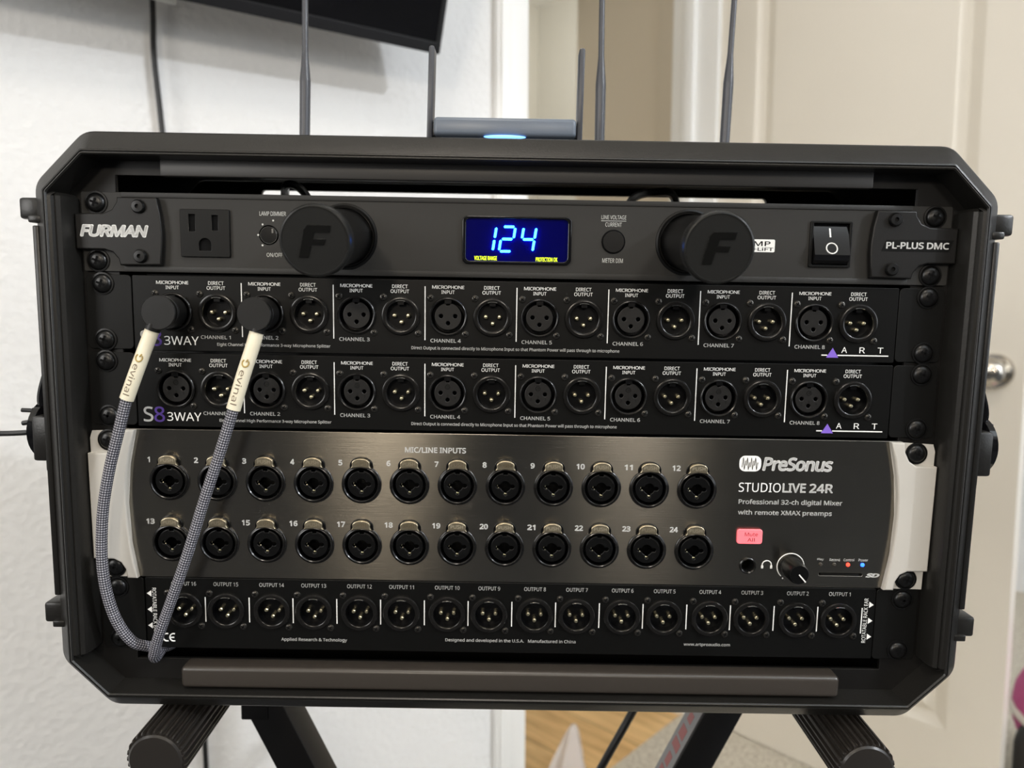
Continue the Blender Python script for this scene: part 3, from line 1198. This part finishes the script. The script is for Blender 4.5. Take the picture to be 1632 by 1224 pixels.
# two pulled-out lamp tubes, drooping a little
for x in (-95.9, 95.5):
    tb = MB()
    tb.lathe([(15.0, 30), (15.0, -55), (14.2, -56), (0, -56)], n=48, mi=0)
    tube = put('lamp_tube', tb.mesh('lamp_tube', 'knob'), pc.root, (x, 0, 243.9 - 222.5), None, rx=R(6.4))
    cp = MB()
    cp.lathe([(15.5, -54), (16.9, -55), (17.3, -56), (17.3, -60.5), (16.6, -62), (15.9, -62.3), (15.7, -61.9), (0, -61.9)], n=64)
    put('end_cap', cp.mesh('end_cap', 'cap_face'), tube)
    fm = MB()
    fpts = [(-7.8, -7.9), (-3.2, -7.9), (-1.6, -1.9), (4.4, -1.9), (5.3, .9), (-.8, .9), (-.1, 3.9), (7.2, 3.9), (8.0, 7.4), (-3.3, 7.4), (-5.2, 5.2)]
    fm.plate([fpts], -62.3, -61.7, 0, bev=.1)
    put('emblem', fm.mesh('emblem', 'emblem'), tube, label='glossy dark slanted F emblem')
    cl = MB()
    cl.lathe([(18.4, .2), (18.2, -.5), (17.2, -.9), (16.2, -.6), (15.9, .5), (15.6, 12)], n=56)
    put('collar', cl.mesh('collar', 'knob'), pc.root, (x, 0, 243.9 - 222.5))


# ------------------------------------------------------------------ two microphone splitters
def splitter(zc, label, marked):
    u = Unit('microphone_splitter', label, 'audio splitter', zc - 22.0, 'microphone splitters in the rack')
    mx = [-167.7 + 51.56 * k for k in range(8)]
    fx = [x - 25.0 for x in mx]
    p = MB()
    holes = [circle(x, zc, 10.4, 32)[::-1] for x in mx + fx]
    p.plate([rrect(-215.2, 215.2, zc - 21.9, zc + 20.2, .8)] + holes, 0, 2.0, bev=.25)
    u.part('faceplate', p, 'plate')
    u.part('chassis', MB().box(-213, 213, 12, 130, zc - 21.4, zc + 21.4, bev=.4), 'frame')
    for s in (-1, 1):
        e = MB()
        e.plate([rrect(min(s * 216, s * 241.5), max(s * 216, s * 241.5), zc - 21.4, zc + 20.3, 2.5)], .5, 2.2, bev=.3)
        u.part('mounting_ear', e, 'ear')
        u.screws([(s * 232, zc + 15.2), (s * 231.7, zc - 16.2)], .5)
    t = MB()
    for k in range(8):
        c = fx[k] + .0
        t.text('MICROPHONE', c - 9.0, c + 9.0, zc + 15.5, zc + 17.3, spacing=.9)
        t.text('INPUT', c - 3.8, c + 3.6, zc + 12.7, zc + 14.6)
        d = mx[k] - .6
        t.text('DIRECT', d - 4.3, d + 4.4, zc + 15.4, zc + 17.4)
        t.text('OUTPUT', d - 5.2, d + 5.2, zc + 12.7, zc + 14.7)
        if k == 0:
            t.text('CHANNEL 1', -177.7, -160.8, zc - 14.9, zc - 12.9, bold=.008)
        else:
            t.text('CHANNEL %d' % (k + 1), fx[k] - 9.9, fx[k] + 7.3, zc - 14.7, zc - 12.6, bold=.01)
        if k < 7:
            x = (mx[k] + fx[k + 1]) / 2 + .3
            t.box(x - .27, x + .27, -.14, -.04, zc - 13.5, zc + 16.7)
    t.text('S', -212, -206.4, zc - 19.3, zc - 10.5, bold=.008)
    t.text('3WAY', -198.5, -178.9, zc - 18.6, zc - 13.6)
    t.text('Eight Channel High Performance 3-way Microphone Splitter', -168.6, -104.5, zc - 19.2, zc - 16.9, bold=.01)
    t.text('Direct Output is connected directly to Microphone Input so that Phantom Power will pass through to microphone', -58.7, 59.2, zc - 19.3, zc - 16.9, bold=.01)
    t.box(173.9, 177.2, -.14, -.04, zc - 18.45, zc - 17.8)
    t.box(183.0, 211.9, -.14, -.04, zc - 18.45, zc - 17.8)
    for s, x in (('A', 186.7), ('R', 196.9), ('T', 207.2)):
        t.text(s, x - 1.6, x + 1.6, zc - 16.7, zc - 13.4)
    u.part('lettering', t, 'white_ink')
    q = MB()
    q.text('8', -205.9, -199.8, zc - 19.4, zc - 10.4, bold=.008)
    q.add([(176.6, -.1, zc - 19.5), (183.6, -.1, zc - 19.5), (180.1, -.1, zc - 13.9)], [(0, 1, 2)])
    u.part('emblem', q, 'purple_ink', 'purple digit 8 and purple triangle')
    for x in fx:
        u.female(x, zc, marked)
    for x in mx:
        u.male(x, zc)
    return u


splitter(200.7, 'black microphone splitter just under the power conditioner, with two cables plugged in', False)
splitter(157.1, 'black microphone splitter between the other splitter and the grey-eared mixer, no plugs', True)

# ------------------------------------------------------------------ digital mixer
mxr = Unit('rack_mixer', 'tall brushed black rack mixer with grey ends and 24 numbered combo jacks', 'audio mixer', 45.0)
jx = [-198.5 + 27.76 * k for k in range(12)]
rows = (103.3, 66.6)
p = MB()
holes = [circle(x, z, 9.8, 32)[::-1] for z in rows for x in jx] + [circle(138.9, 58, 4.2, 24)[::-1], rrect(181.2, 206.8, 52.5, 54.2, .5)[::-1]]
p.plate([rrect(-224, 224, 45.3, 133.6, .6)] + holes, 0, 2.5, bev=.3)
mxr.part('faceplate', p, 'brushed')
mxr.part('chassis', MB().box(-213, 213, 8, 140, 46.5, 132.5, bev=1), 'frame')
for s in (-1, 1):
    inner = [(-218.0, 45.6), (-219.6, 54), (-221.2, 66), (-222.2, 78), (-222.6, 90), (-222.2, 102), (-220.8, 113), (-218.6, 124), (-216.0, 133.4)]
    outer = [(-223.5, 133.4), (-224.2, 128), (-227, 122.5), (-231, 120.0), (-243.2, 119.6), (-242.9, 57.2), (-231, 57.0), (-227, 55), (-224.5, 51), (-223.8, 45.6)]
    b = MB()
    b.plate([[(s * -x if s > 0 else x, z) for x, z in inner + outer]], -4.0, 0, bev=.9)
    base = [(-216.2, 133.4), (-241.6, 132.2), (-243, 128), (-242, 45.2), (-218.2, 45.6), (-221.5, 66), (-222.5, 90), (-220.5, 113)]
    b.plate([[(s * -x if s > 0 else x, z) for x, z in base]], -.9, 0, bev=.3)
    hl = [(x - .2, -3.4, z) for x, z in inner]
    mxr.part('end_cap', b, 'grey_cap', 'light grey curved end cap')
mxr.screws([(-232, 127.0), (-231.8, 51.6), (232, 126.8), (232, 51.5)], -.9)
for z in rows:
    for x in jx:
        mxr.combo(x, z)
t = MB()
for i in range(24):
    x, z = jx[i % 12], rows[i // 12]
    w = 2.4 if i < 9 else 4.8
    if i == 0:
        w = 1.4
    xr = x - 11.0 if i < 9 else x - 9.8
    t.text(str(i + 1), xr - w, xr, z + 10.7, z + 14.0, bold=.03)
t.text('MIC/LINE INPUTS', -62.4, -27.2, 122.2, 125.5, bold=.02)
t.text('PreSonus', 144.2, 185.0, 114.9, 123.1, shear=.16, bold=.03, spacing=.95)
t.text('STUDIO', 131.2, 155.6, 102.3, 107.8)
t.text('LIVE', 156.6, 170.2, 102.3, 107.8, bold=.02)
t.text('24R', 172.2, 186.0, 102.3, 107.8, bold=.02)
t.text('Professional 32-ch digital Mixer', 131.6, 192.0, 94.2, 98.0, bold=.012)
t.text('with remote XMAX preamps', 131.6, 186.3, 87.9, 91.6, bold=.012)
for s, x in (('Play', 181.6), ('Record', 190), ('Control', 198.3), ('Power', 206.8)):
    w = {'Play': 1.9, 'Record': 3, 'Control': 3.1, 'Power': 2.8}[s]
    t.text(s, x - w, x + w, 61.5, 63.2, bold=.01)
t.text('SD', 208.8, 217.0, 51.8, 54.4, shear=.25, bold=.05)
mxr.part('lettering', t, 'bright_ink')
lg = MB()
lg.plate([rrect(130.8, 143.4, 114.5, 123.7, 3.4)], -.14, -.02, 0)
for k in range(4):
    x = 132.9 + 2.35 * k
    lg.tube([(x - .5, -.2, 117 + (k % 2)), (x + .1, -.2, 122.6), (x + .9, -.2, 115.6), (x + 1.5, -.2, 120.8 - (k % 2))], .2, 6, 1, cap=False)
mxr.part('logo', lg, ['bright_ink', 'plate'], 'white rounded logo with wave lines')
hp = MB()
hp.tube([(150.2 + 2.7 * math.cos(R(a)), -.1, 58.4 + 2.7 * math.sin(R(a))) for a in range(-20, 201, 10)], .32, 6, 0)
hp.box(146.9, 148.2, -.3, 0, 56.3, 58.2, 0, .3)
hp.box(152.2, 153.5, -.3, 0, 56.3, 58.2, 0, .3)
mxr.part('headphone_symbol', hp, 'white_ink')
b = MB()
b.plate([rrect(131.5, 146.3, 71.4, 80.2, 1.6)], -1.4, 0, 0, bev=.5)
b.text('Mute', 135.9, 143.4, 76.2, 78.4, -1.5, 1)
b.text('All', 137.5, 141.8, 73.0, 75.2, -1.5, 1)
mxr.part('mute_button', b, ['mute', 'mute_ink'], 'lit pink button reading Mute All')
b = MB()
b.lathe([(5.0, 0), (4.9, -.8), (4.4, -1.2), (3.7, -.9), (3.5, 0)], 138.9, 58, 32, 0)
b.lathe([(3.5, 0), (3.4, 8), (0, 8)], 138.9, 58, 24, 1)
mxr.part('headphone_jack', b, ['ring', 'dark'])
b = MB()
arc = [(164.2 + 7.9 * math.cos(R(a)), -.1, 57.8 + 7.9 * math.sin(R(a))) for a in range(-28, 232, 8)]
b.tube(arc, .3, 6, 2)
for a in (-55, 240):
    b.lathe([(0, -.12), (.45, -.12)], 164.2 + 8.4 * math.cos(R(a)), 57.8 + 8.4 * math.sin(R(a)), 8, 2)
b.lathe([(6.6, 0), (6.4, -2), (5.9, -12.5), (5.3, -13.4), (0, -13.5)], 164.2, 57.8, 40, 0)
c = MB().box(-.35, .35, -13.75, -12.2, -5.6, .3, 2)
c.xform(Matrix.Translation((164.2, 0, 57.8)) @ Matrix.Rotation(R(-42), 4, 'Y'))
b.add(c.v, c.f, 2)
mxr.part('volume_knob', b, ['knob', 'dark', 'white_ink'])
for x, m, lb in ((181.7, 'off_led', None), (189.8, 'off_led', None), (198, 'red_led', 'lit red indicator'), (206.5, 'blue_led', 'lit blue indicator')):
    b = MB().lathe([(0, -.9), (.8, -.75), (1.15, -.2), (1.2, .2)], x, 59.4, 16)
    mxr.part('indicator_light', b, m, lb)
b = MB()
b.box(181, 207, 1.6, 2.4, 52.2, 54.5, 0)
b.box(182.5, 205.5, .9, 1.8, 52.5, 53.4, 1, .3)
mxr.part('card_slot', b, ['dark', 'ear'])

# ------------------------------------------------------------------ output panel (bottom slot)
op = Unit('output_panel', 'black output panel with sixteen three-pin jacks in the bottom slot', 'audio patch panel', 1.0)
zc = 25.2
ox = {}
for k in range(8):
    ox[16 - 2 * k] = -192.8 + 51.78 * k
    ox[15 - 2 * k] = -192.8 + 51.78 * k + 24.8
p = MB()
p.plate([rrect(-215.6, 215.9, 1.4, 44.9, .8)] + [circle(x, zc, 10.4, 32)[::-1] for x in ox.values()], 0, 2, bev=.25)
op.part('faceplate', p, 'plate')
op.part('chassis', MB().box(-213, 213, 12, 130, 2.5, 44, bev=1), 'frame')
for s in (-1, 1):
    e = MB()
    e.plate([rrect(min(s * 216.6, s * 241.5), max(s * 216.6, s * 241.5), 1.0, 44.7, 2.5)], .5, 2.2, bev=.3)
    op.part('mounting_ear', e, 'ear')
    op.screws([(s * 231.8, 38.6), (s * 231.6, 6.8)], .5)
t = MB()
for k, x in ox.items():
    w = 7.3 if k > 9 else 6.4
    t.text('OUTPUT %d' % k, x - w, x + w, 40.1, 42.5, bold=.006)
ks = sorted(ox.values())
for a, b in zip(ks, ks[1:]):
    x = (a + b) / 2
    t.box(x - .3, x + .3, -.14, -.04, 18, 33.3)
x = ks[-1] + 12.6
t.box(x - .3 + 1.3, x + .3 + 1.3, -.14, -.04, 17.2, 33)
t.text('Applied Research & Technology', -136, -96.9, 6.3, 8.9, bold=.01)
t.text('Designed and developed in the U.S.A.   Manufactured in China', -38.4, 39.2, 7.5, 10.1, bold=.01)
t.text('www.artproaudio.com', 103.6, 131.2, 7.2, 9.7, bold=.01)
t.text('ROTATABLE RACK EAR', 209.3, 211.7, 11.4, 39.0, turn=1)
t.text('ROTATABLE RACK EAR', -211.6, -209.2, 10.5, 38.4, turn=-1)
for z in (35.0, 25.1, 15.2):
    t.add([(212.3, -.1, z + 1.9), (212.3, -.1, z - 1.9), (215.0, -.1, z)], [(0, 1, 2)])
    t.add([(-212.1, -.1, z + 1.9), (-212.1, -.1, z - 1.9), (-214.8, -.1, z)], [(0, 1, 2)])
t.tube([(-203.9 + 2.3 * math.cos(R(a)), -.1, 7.9 + 2.3 * math.sin(R(a))) for a in range(70, 291, 10)], .42, 6)
t.tube([(-199.9 + 2.3 * math.cos(R(a)), -.1, 7.9 + 2.3 * math.sin(R(a))) for a in range(70, 291, 10)], .42, 6)
t.box(-202.0, -199.6, -.2, -.02, 7.5, 8.3)
op.part('lettering', t, 'white_ink')
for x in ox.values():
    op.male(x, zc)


# ------------------------------------------------------------------ patch cables
def patch_cable(label, cx, cz, tilt, sleeve, rest, name='patch_cable'):
    root = thing(name, label, 'audio cable', rack_at(cx, 0, cz), 'patch cables plugged into the upper splitter')

    def cp(nm, mb, mats, lb=None, parent=None):
        return put(nm, mb.mesh(nm, mats), parent or root, (-cx, 0, -cz) if parent is None else (0, 0, 0), lb)
    b = MB()
    b.lathe([(7.2, 5), (7.4, -2), (9.0, -3), (9.1, -12.6), (8.8, -12.9), (9.25, -13.2), (9.25, -14.2), (8.9, -14.5), (9.3, -14.9), (9.3, -17.6), (8.9, -18.1), (0, -18.1)], cx, cz, 44)
    s0, s1 = Vector(sleeve[0]), Vector(sleeve[1])
    d = (s1 - s0).normalized()
    b.tube([s0 - d * 5, s0 + d * 1.5], [4.6, 4.2], 14, 0)
    cp('connector', b, 'connector')
    pts = smooth_path(sleeve, 8)
    b = MB()
    b.tube(pts, 3.85, 24, 0, flat=.86)
    sl = cp('label_sleeve', b, 'sleeve', 'cream printed heat-shrink sleeve')
    # lettering wrapped on the sleeve, reading downward
    acc = [0]
    for i in range(1, len(pts)):
        acc.append(acc[-1] + (pts[i] - pts[i - 1]).length)
    tot = acc[-1]

    def onto(a, w):
        i = max(0, min(len(pts) - 2, next((k for k in range(len(acc) - 1) if acc[k + 1] >= a), len(pts) - 2)))
        t_ = (a - acc[i]) / (acc[i + 1] - acc[i])
        pnt = pts[i].lerp(pts[i + 1], t_)
        dd = (pts[min(i + 2, len(pts) - 1)] - pts[max(0, i - 1)]).normalized()
        side = -dd.cross(Vector((0, -1, 0))).normalized()
        wv = max(-.99, min(.99, w / 3.85))
        h = 3.85 * .86 * math.sqrt(1 - wv * wv)
        return pnt + side * w + Vector((0, -1, 0)) * (h + .12)
    b = MB()
    for s, a0, a1, w0, w1, mi in (('evinal', tot * .50, tot * .93, -1.55, 1.9, 0),):
        v, f, x0, x1, y0, y1 = glyphs(s)
        bm = bmesh.new()
        bv = [bm.verts.new((p, q, 0)) for p, q in v]
        for q in f:
            try:
                bm.faces.new([bv[i] for i in q])
            except ValueError:
                pass
        bmesh.ops.triangulate(bm, faces=bm.faces[:])
        bmesh.ops.subdivide_edges(bm, edges=bm.edges[:], cuts=3, use_grid_fill=True)
        bm.verts.index_update()
        b.add([onto(a0 + (p.co.x - x0) / (x1 - x0) * (a1 - a0), w0 + (p.co.y - y0) / (y1 - y0) * (w1 - w0))[:] for p in bm.verts], [[p.index for p in q.verts] for q in bm.faces], mi)
        bm.free()
    ring = [onto(tot * .41 + 2.0 * math.cos(R(k)), .1 + 1.75 * math.sin(R(k)))[:] for k in range(-140, 141, 14)]
    b.tube(ring, .42, 6, 1)
    b.tube([onto(tot * .41 - 2.4, .9)[:], onto(tot * .41 - .8, .2)[:]], .4, 6, 1)
    cp('lettering', b, ['sleeve_ink', 'sleeve_gold'], None, sl)
    b = MB()
    b.tube(smooth_path([sleeve[-2], sleeve[-1]] + rest, 14)[13:], 3.0, 20, 0)
    cp('braided_cord', b, 'braid', 'grey braided cord')


patch_cable('grey braided patch cable plugged into channel 1, hanging over the left grey mixer end', -196.3 + 3.6, 200.7, 0,
            [(-197.6, -14, 192.2), (-202.2, -15.2, 180), (-207.6, -16, 166), (-212.7, -16, 153)],
            [(-218.2, -16, 134.0), (-223.8, -16, 114.5), (-228.4, -15.5, 94.5), (-230.8, -15, 76), (-231.4, -15, 57.5), (-230.0, -14, 39.5), (-226.2, -12, 22.5), (-219.8, -9.0, 9.5),
             (-213.8, -3.2, 3.6), (-209.5, 3.5, -.6), (-207.0, 12, -2.6), (-206.5, 26, -3)])
patch_cable('grey braided patch cable plugged into channel 2, crossing mixer jacks 2 and 14', -141.1, 200.7, 0,
            [(-140.8, -14, 192.0), (-143.2, -15.5, 182.5), (-148.1, -17, 167), (-153.6, -18, 148.6)],
            [(-161.6, -18, 124.5), (-170.6, -18, 99), (-181.8, -17.5, 66), (-191.6, -17, 40.0), (-200.6, -15.5, 17.5), (-205.2, -12.5, 5.5), (-207.5, -9.2, 1.0), (-209.0, -4, -2.8), (-210.4, 4, -3.2), (-212, 16, -3.2)])

# ------------------------------------------------------------------ router and antennas on the case
TOP = 298.5
rt = thing('wireless_router', 'small slate grey router with two upright flat antennas and blue light on the case top', 'router', rack_at(-8, 60, TOP))


def rpart(nm, mb, mats, lb=None, root=rt, o=(-8, 60, TOP)):
    return put(nm, mb.mesh(nm, mats), root, (-o[0], -o[1], -o[2]), lb)


k = (408 + 25 + 0) / 433.0
b = MB()
prof = []
b.box(-49.6, 33.6, 26, 86, 305.2, 315.8, bev=2.2, seg=3)
b.box(-46, 30, 30, 84, 301.5, 305.4, bev=.6)
rpart('body', b, 'router')
b = MB()
for x in (-40, 24):
    for y in (38, 76):
        b.lathe([(4, 0), (4, -3.9), (0, -4)], 0, 0, 14)
        seg = b.v[-29:]
b = MB()
for x in (-40, 24):
    for y in (38, 76):
        b.box(x - 4, x + 4, y - 4, y + 4, TOP + .1, 301.6, bev=.5)
rpart('rubber_foot', b, 'antenna')
b = MB()
b.ball((-8, 27.2, 304.9), 12.4, n=28, sx=1.0, sy=.22, sz=.09)
rpart('status_light', b, 'router_led', 'glowing blue light strip')
for s, x, lean in ((-1, -52.4, 1.2), (1, 35.9, .5)):
    b = MB()
    b.box(x - 1.7, x + 1.7, 30, 42, 303.2, 356.5, bev=1.2, seg=2)
    for i, (px, py, pz) in enumerate(b.v):
        b.v[i] = (px + (pz - 305) * lean / 51, py, pz)
    b.box(min(x, x - s * 4), max(x, x - s * 4), 32, 40, 306, 313, bev=.8)
    rpart('antenna', b, 'antenna')


def whip(label, base, mid, top, r0=3.6):
    root = thing('whip_antenna', label, 'antenna', rack_at(base[0], base[1], TOP), 'whip antennas behind the router')

    def wp(nm, mb, mats):
        return put(nm, mb.mesh(nm, mats), root, (-base[0], -base[1], -TOP))
    B_, T_ = Vector(base), Vector(top)
    M_ = Vector(mid)
    b = MB()
    b.lathe([(0, -9), (9, -8.6), (10.5, -6), (11, 0)], 0, 0, 24)
    b.xform(Matrix.Translation((base[0], base[1], TOP)) @ Matrix.Rotation(R(-90), 4, 'X'))
    b.v = [(x, y, 2 * TOP - z if z < TOP else z) for x, y, z in b.v]
    wp('base', b, 'antenna')
    b = MB()
    b.tube([B_ + Vector((0, 0, 4)), M_], [r0 * 1.02, r0 * 1.06], 18)
    b.tube([M_, M_ + (T_ - B_).normalized() * 3, M_ + (T_ - B_).normalized() * 19], [r0 * 1.06, r0 * 1.0, r0 * .62], 18, cap=False)
    b.v = b.v
    wp('sleeve', b, 'antenna')
    b = MB()
    q = M_ + (T_ - B_).normalized() * 18
    b.tube([q, q + (T_ - q) * .97, T_], [r0 * .62, r0 * .5, r0 * .3], 14)
    wp('whip', b, 'antenna')


whip('dark whip antenna in front of the wall-mounted television', (-154.2, 130, TOP), (-152.6, 130, 363), (-150.5, 130, 520), 3.6)
whip('dark whip antenna standing just right of the router, before the doorway', (59.4, 130, TOP), (58.9, 130, 364), (56.5, 130, 520), 3.5)
whip('dark whip antenna leaning slightly in front of the cream door', (149.2, 130, TOP), (150.2, 130, 367), (153.6, 130, 520), 3.4)

# ------------------------------------------------------------------ stand under the case
st = thing('equipment_stand', 'black folding X-frame stand with ribbed rubber arm ends under the rack case', 'stand', rack_at(0, 110, -801))


def spart(nm, mb, mats, lb=None, parent=None):
    return put(nm, mb.mesh(nm, mats), parent or st, (0, -110, 801) if parent is None else (0, 0, 0), lb)


def bar_between(mb, a, b, w, h, mi=0, bev=1.5):
    """square tube from a to b; w across (in x/z), h along y"""
    a, b = Vector(a), Vector(b)
    L = (b - a).length
    t = MB().box(-w / 2, w / 2, -h / 2, h / 2, 0, L, mi, bev)
    z = (b - a).normalized()
    y = Vector((0, 1, 0))
    x = y.cross(z).normalized()
    y = z.cross(x)
    m = Matrix((x, y, z)).transposed().to_4x4()
    m.translation = a
    t.xform(m)
    mb.add(t.v, t.f, mi)


b = MB()
bar_between(b, (-202, 110, -50), (152, 110, -796), 27, 30)
b.box(-198, -178, 94, 126, -103, -40, bev=1)
spart('leg', b, 'stand')
b = MB()
bar_between(b, (202, 146, -50), (-143, 146, -796), 28, 30)
b.box(180, 200, 130, 162, -100, -40, bev=2)
lgR = spart('leg', b, 'stand')
# grey printed sticker on the inner side of the right leg
a0, a1 = Vector((202, 146, -50)), Vector((-143, 146, -796))
dz = (a1 - a0).normalized()
nx = Vector((0, 1, 0)).cross(dz).normalized()
if nx.x > 0:
    nx = -nx
b = MB()
p0, p1 = a0 + dz * 20 + nx * 14.2, a0 + dz * 300 + nx * 14.2
bar_between(b, p0, p1, .5, 25, 0, 0)
for k in range(11):
    q = a0 + dz * (88 + 13 * k) + nx * 14.6
    bar_between(b, q, q + dz * (8 + 2 * (k % 2)), .3, 9 + 3 * ((k * 7) % 3), 1, 0)
spart('sticker', b, ['stand_side', 'red_ink'], 'grey strip with faded red lettering', lgR)
b = MB()
bar_between(b, (143 - 5, -90, -790), (143 - 5, 280, -790), 26, 26)
spart('foot_bar', MB().box(124, 152, -110, 330, -801, -775, bev=4), 'stand')
spart('foot_bar', MB().box(-150, -122, -110, 330, -801, -775, bev=4), 'stand')
for x, yf in ((-200, -28), (204, -28)):
    arm = spart('support_arm', MB().tube([(x, 60, -52.2), (x, 240, -52.2)], 13, 20), 'stand')
    rb = MB()
    n = 28
    rings = []
    v = []
    prof = [(yf + 1.2, 14.6), (yf + 1.2, 16.4), (yf + 3, 17.3), (120, 17.3), (121, 13)]
    for y, r in prof:
        for k in range(n * 4):
            rr = r if (k % 4) in (0, 1) else r - 1.7
            a = 2 * math.pi * (k + .0) / (n * 4)
            v.append((x + rr * math.cos(a), y, -52.0 + rr * math.sin(a)))
    f = []
    N4 = n * 4
    for i in range(len(prof) - 1):
        for k in range(N4):
            f.append((i * N4 + k, i * N4 + (k + 1) % N4, (i + 1) * N4 + (k + 1) % N4, (i + 1) * N4 + k))
    rb.add(v, f)
    gr = spart('grip', rb, 'rubber', 'ribbed black rubber sleeve', arm)
    cpm = MB()
    cpm.lathe([(0, yf - .8), (10, yf - .7), (14.2, yf - .3), (15.3, yf + .6), (15.4, yf + 3)], x, -52.0, 44)
    spart('end_plug', cpm, 'rubber', None, arm)

# ------------------------------------------------------------------ television on the wall
tv_dir = Vector((.857, .515, 0)).normalized()
tv_n = Vector((tv_dir.y, -tv_dir.x, 0))
tilt = R(22)
tv_up = (Vector((0, 0, 1)) * math.cos(tilt) + tv_n * math.sin(tilt)).normalized()
tv_back = tv_up.cross(tv_dir).normalized()
if tv_back.dot(tv_n) > 0:
    tv_back = -tv_back
tvm = Matrix((tv_dir, tv_back, tv_up)).transposed().to_4x4()
tvm.translation = Vector((-.1035, 1.056, 1.376))
# local axes: x leftwards negative from the lower right corner, y into the wall, z up
tv = thing('television', 'black flat television tilted downward on the white wall', 'television', tvm)
TW, THH = 720, 420
b = MB()
b.plate([rrect(-TW, 0, 0, THH, 3), rrect(-TW + 7, -7, 15, THH - 7, 1)[::-1]], 0, 16, bev=1.2)
b.box(-TW + 3, -3, 5, 18, 3, THH - 3)
put('bezel', b.mesh('bezel', 'tv_bezel'), tv)
put('screen', MB().box(-TW + 6, -6, 2.2, 5.2, 14, THH - 6).mesh('screen', 'tv_screen'), tv)
put('back_cover', MB().box(-TW + 60, -60, 17, 40, 40, THH - 50, bev=8).mesh('back_cover', 'tv_bezel'), tv)
put('wall_bracket', MB().box(-TW / 2 - 50, -TW / 2 + 40, 38, 70, 110, 230, bev=2).mesh('wall_bracket', 'cord'), tv)
b = MB()
b.box(-372, -338, 17, 24, -6, 5, bev=1.5)
put('label_tag', b.mesh('label_tag', 'tag'), tv, label='small white tag under the lower edge')

# cord down the white wall
CX = -.555
wc = MB()
wc.tube(smooth_path([(CX + a, b, c) for a, b, c in [(0, -.010, 2.1), (0, -.010, 1.6), (.0, -.011, 1.40), (-.001, -.013, 1.34), (.005, -.013, 1.25), (.022, -.010, 1.0), (.030, -.010, .5), (.03, -.02, .06), (0, -.08, .004)]], 8), .0036, 10)
o = bpy.data.objects.new('wall_cord', wc.mesh('power_cord', 'cord', unit=1.0))
C.objects.link(o)
o.matrix_world = WALL
tag(o, 'black cord hanging down the white wall left of the television', 'cord')

# thick black cable hanging behind the case
hc = MB()
hc.tube(smooth_path([(.150, .60, .80), (.132, .615, .705), (.109, .62, .652), (.082, .62, .60), (.035, .64, .49), (-.03, .70, .30), (-.10, .80, .08), (-.16, .86, .012), (-.22, .86, .0045)], 8), .0036, 12)
o = bpy.data.objects.new('power_cable', hc.mesh('power_cable', 'cord', unit=1.0))
C.objects.link(o)
tag(o, 'thick black cable hanging down behind the case above the wood floor', 'cord')

# thin wire sticking out past the left latch
tw = MB()
tw.tube(smooth_path([(-289.5, 30, 127), (-300, 32, 124), (-318, 34, 122.5), (-345, 40, 121)], 6), 1.7, 8)
tw.tube(smooth_path([(-289.5, 28, 137.5), (-296, 30, 138.0), (-302, 30, 138.2)], 5), 1.3, 8)
tw.tube(smooth_path([(-289.5, 28, 133), (-296, 30, 131.2), (-302, 30, 130)], 5), 1.5, 8)
o = bpy.data.objects.new('wire_tie', tw.mesh('wire_tie', 'cord'))
C.objects.link(o)
o.matrix_world = RACK
tag(o, 'thin black wire with short loose ends beside the left case latch', 'wire')

# cords lying inside the case behind the slot above the conditioner
for lab, pts in (('black cord looped inside the case above the conditioner, at the right end of the slot', [(80, 146, 262), (84, 130, 284), (98, 110, 287), (112, 118, 285), (122, 142, 264)]),
                 ('black cord arched inside the case above the conditioner, at the left end of the slot', [(-170, 146, 262), (-168, 128, 282), (-160, 110, 288), (-152, 120, 284), (-146, 146, 264)])):
    ic = MB()
    ic.tube(smooth_path(pts, 8), 3.0, 10)
    o = bpy.data.objects.new('inner_cord', ic.mesh('inner_cord', 'cord'))
    C.objects.link(o)
    o.matrix_world = RACK
    tag(o, lab, 'cord', 'cords inside the case')

# ------------------------------------------------------------------ things on the floor
# crumpled clear plastic bag in the doorway
bg = MB()
NB, MBn = 30, 12
for j in range(MBn + 1):
    t_ = j / MBn
    for i in range(NB):
        a = 2 * math.pi * i / NB
        r = (.062 * (1 - t_) ** .8 + .006) * (1 + .16 * math.sin(5 * a + 2 * t_) + .07 * math.sin(11 * a + 5 * t_))
        bg.v.append((.235 + r * math.cos(a) + .032 * t_, .085 + r * math.sin(a) * .5, .002 + .127 * t_ + .006 * math.sin(3 * a) * t_ * (1 - t_)))
for j in range(MBn):
    for i in range(NB):
        bg.f.append((j * NB + i, j * NB + (i + 1) % NB, (j + 1) * NB + (i + 1) % NB, (j + 1) * NB + i))
        bg.m.append(0)
o = bpy.data.objects.new('plastic_bag', bg.mesh('plastic_bag', 'film', unit=1.0, angle=80))
C.objects.link(o)
o.matrix_world = ROOM
tag(o, 'crumpled clear plastic bag on the wood floor in the doorway', 'bag')

# pink and dark bag beyond the door edge
pk = thing('duffel_bag', 'pink and black bag with white piping behind the open door edge', 'bag', ROOM @ Matrix.Translation((.865, -.79, 0)))
b = MB()
b.box(-185, 185, -150, 150, 2, 235, bev=45, seg=5)
put('body', b.mesh('body', 'dark_fabric', 60), pk)
b = MB()
b.ball((0, 0, 225), 205, n=28, sx=1.0, sy=.85, sz=.70)
put('top_panel', b.mesh('top_panel', 'pink', 80), pk, label='pink fabric top')
b = MB()
b.tube([(203 * math.cos(R(a)), 173 * math.sin(R(a)), 222 - 14 * math.cos(R(a))) for a in range(0, 361, 10)], 8, 10, cap=False)
put('piping', b.mesh('piping', 'piping'), pk, label='white piping')
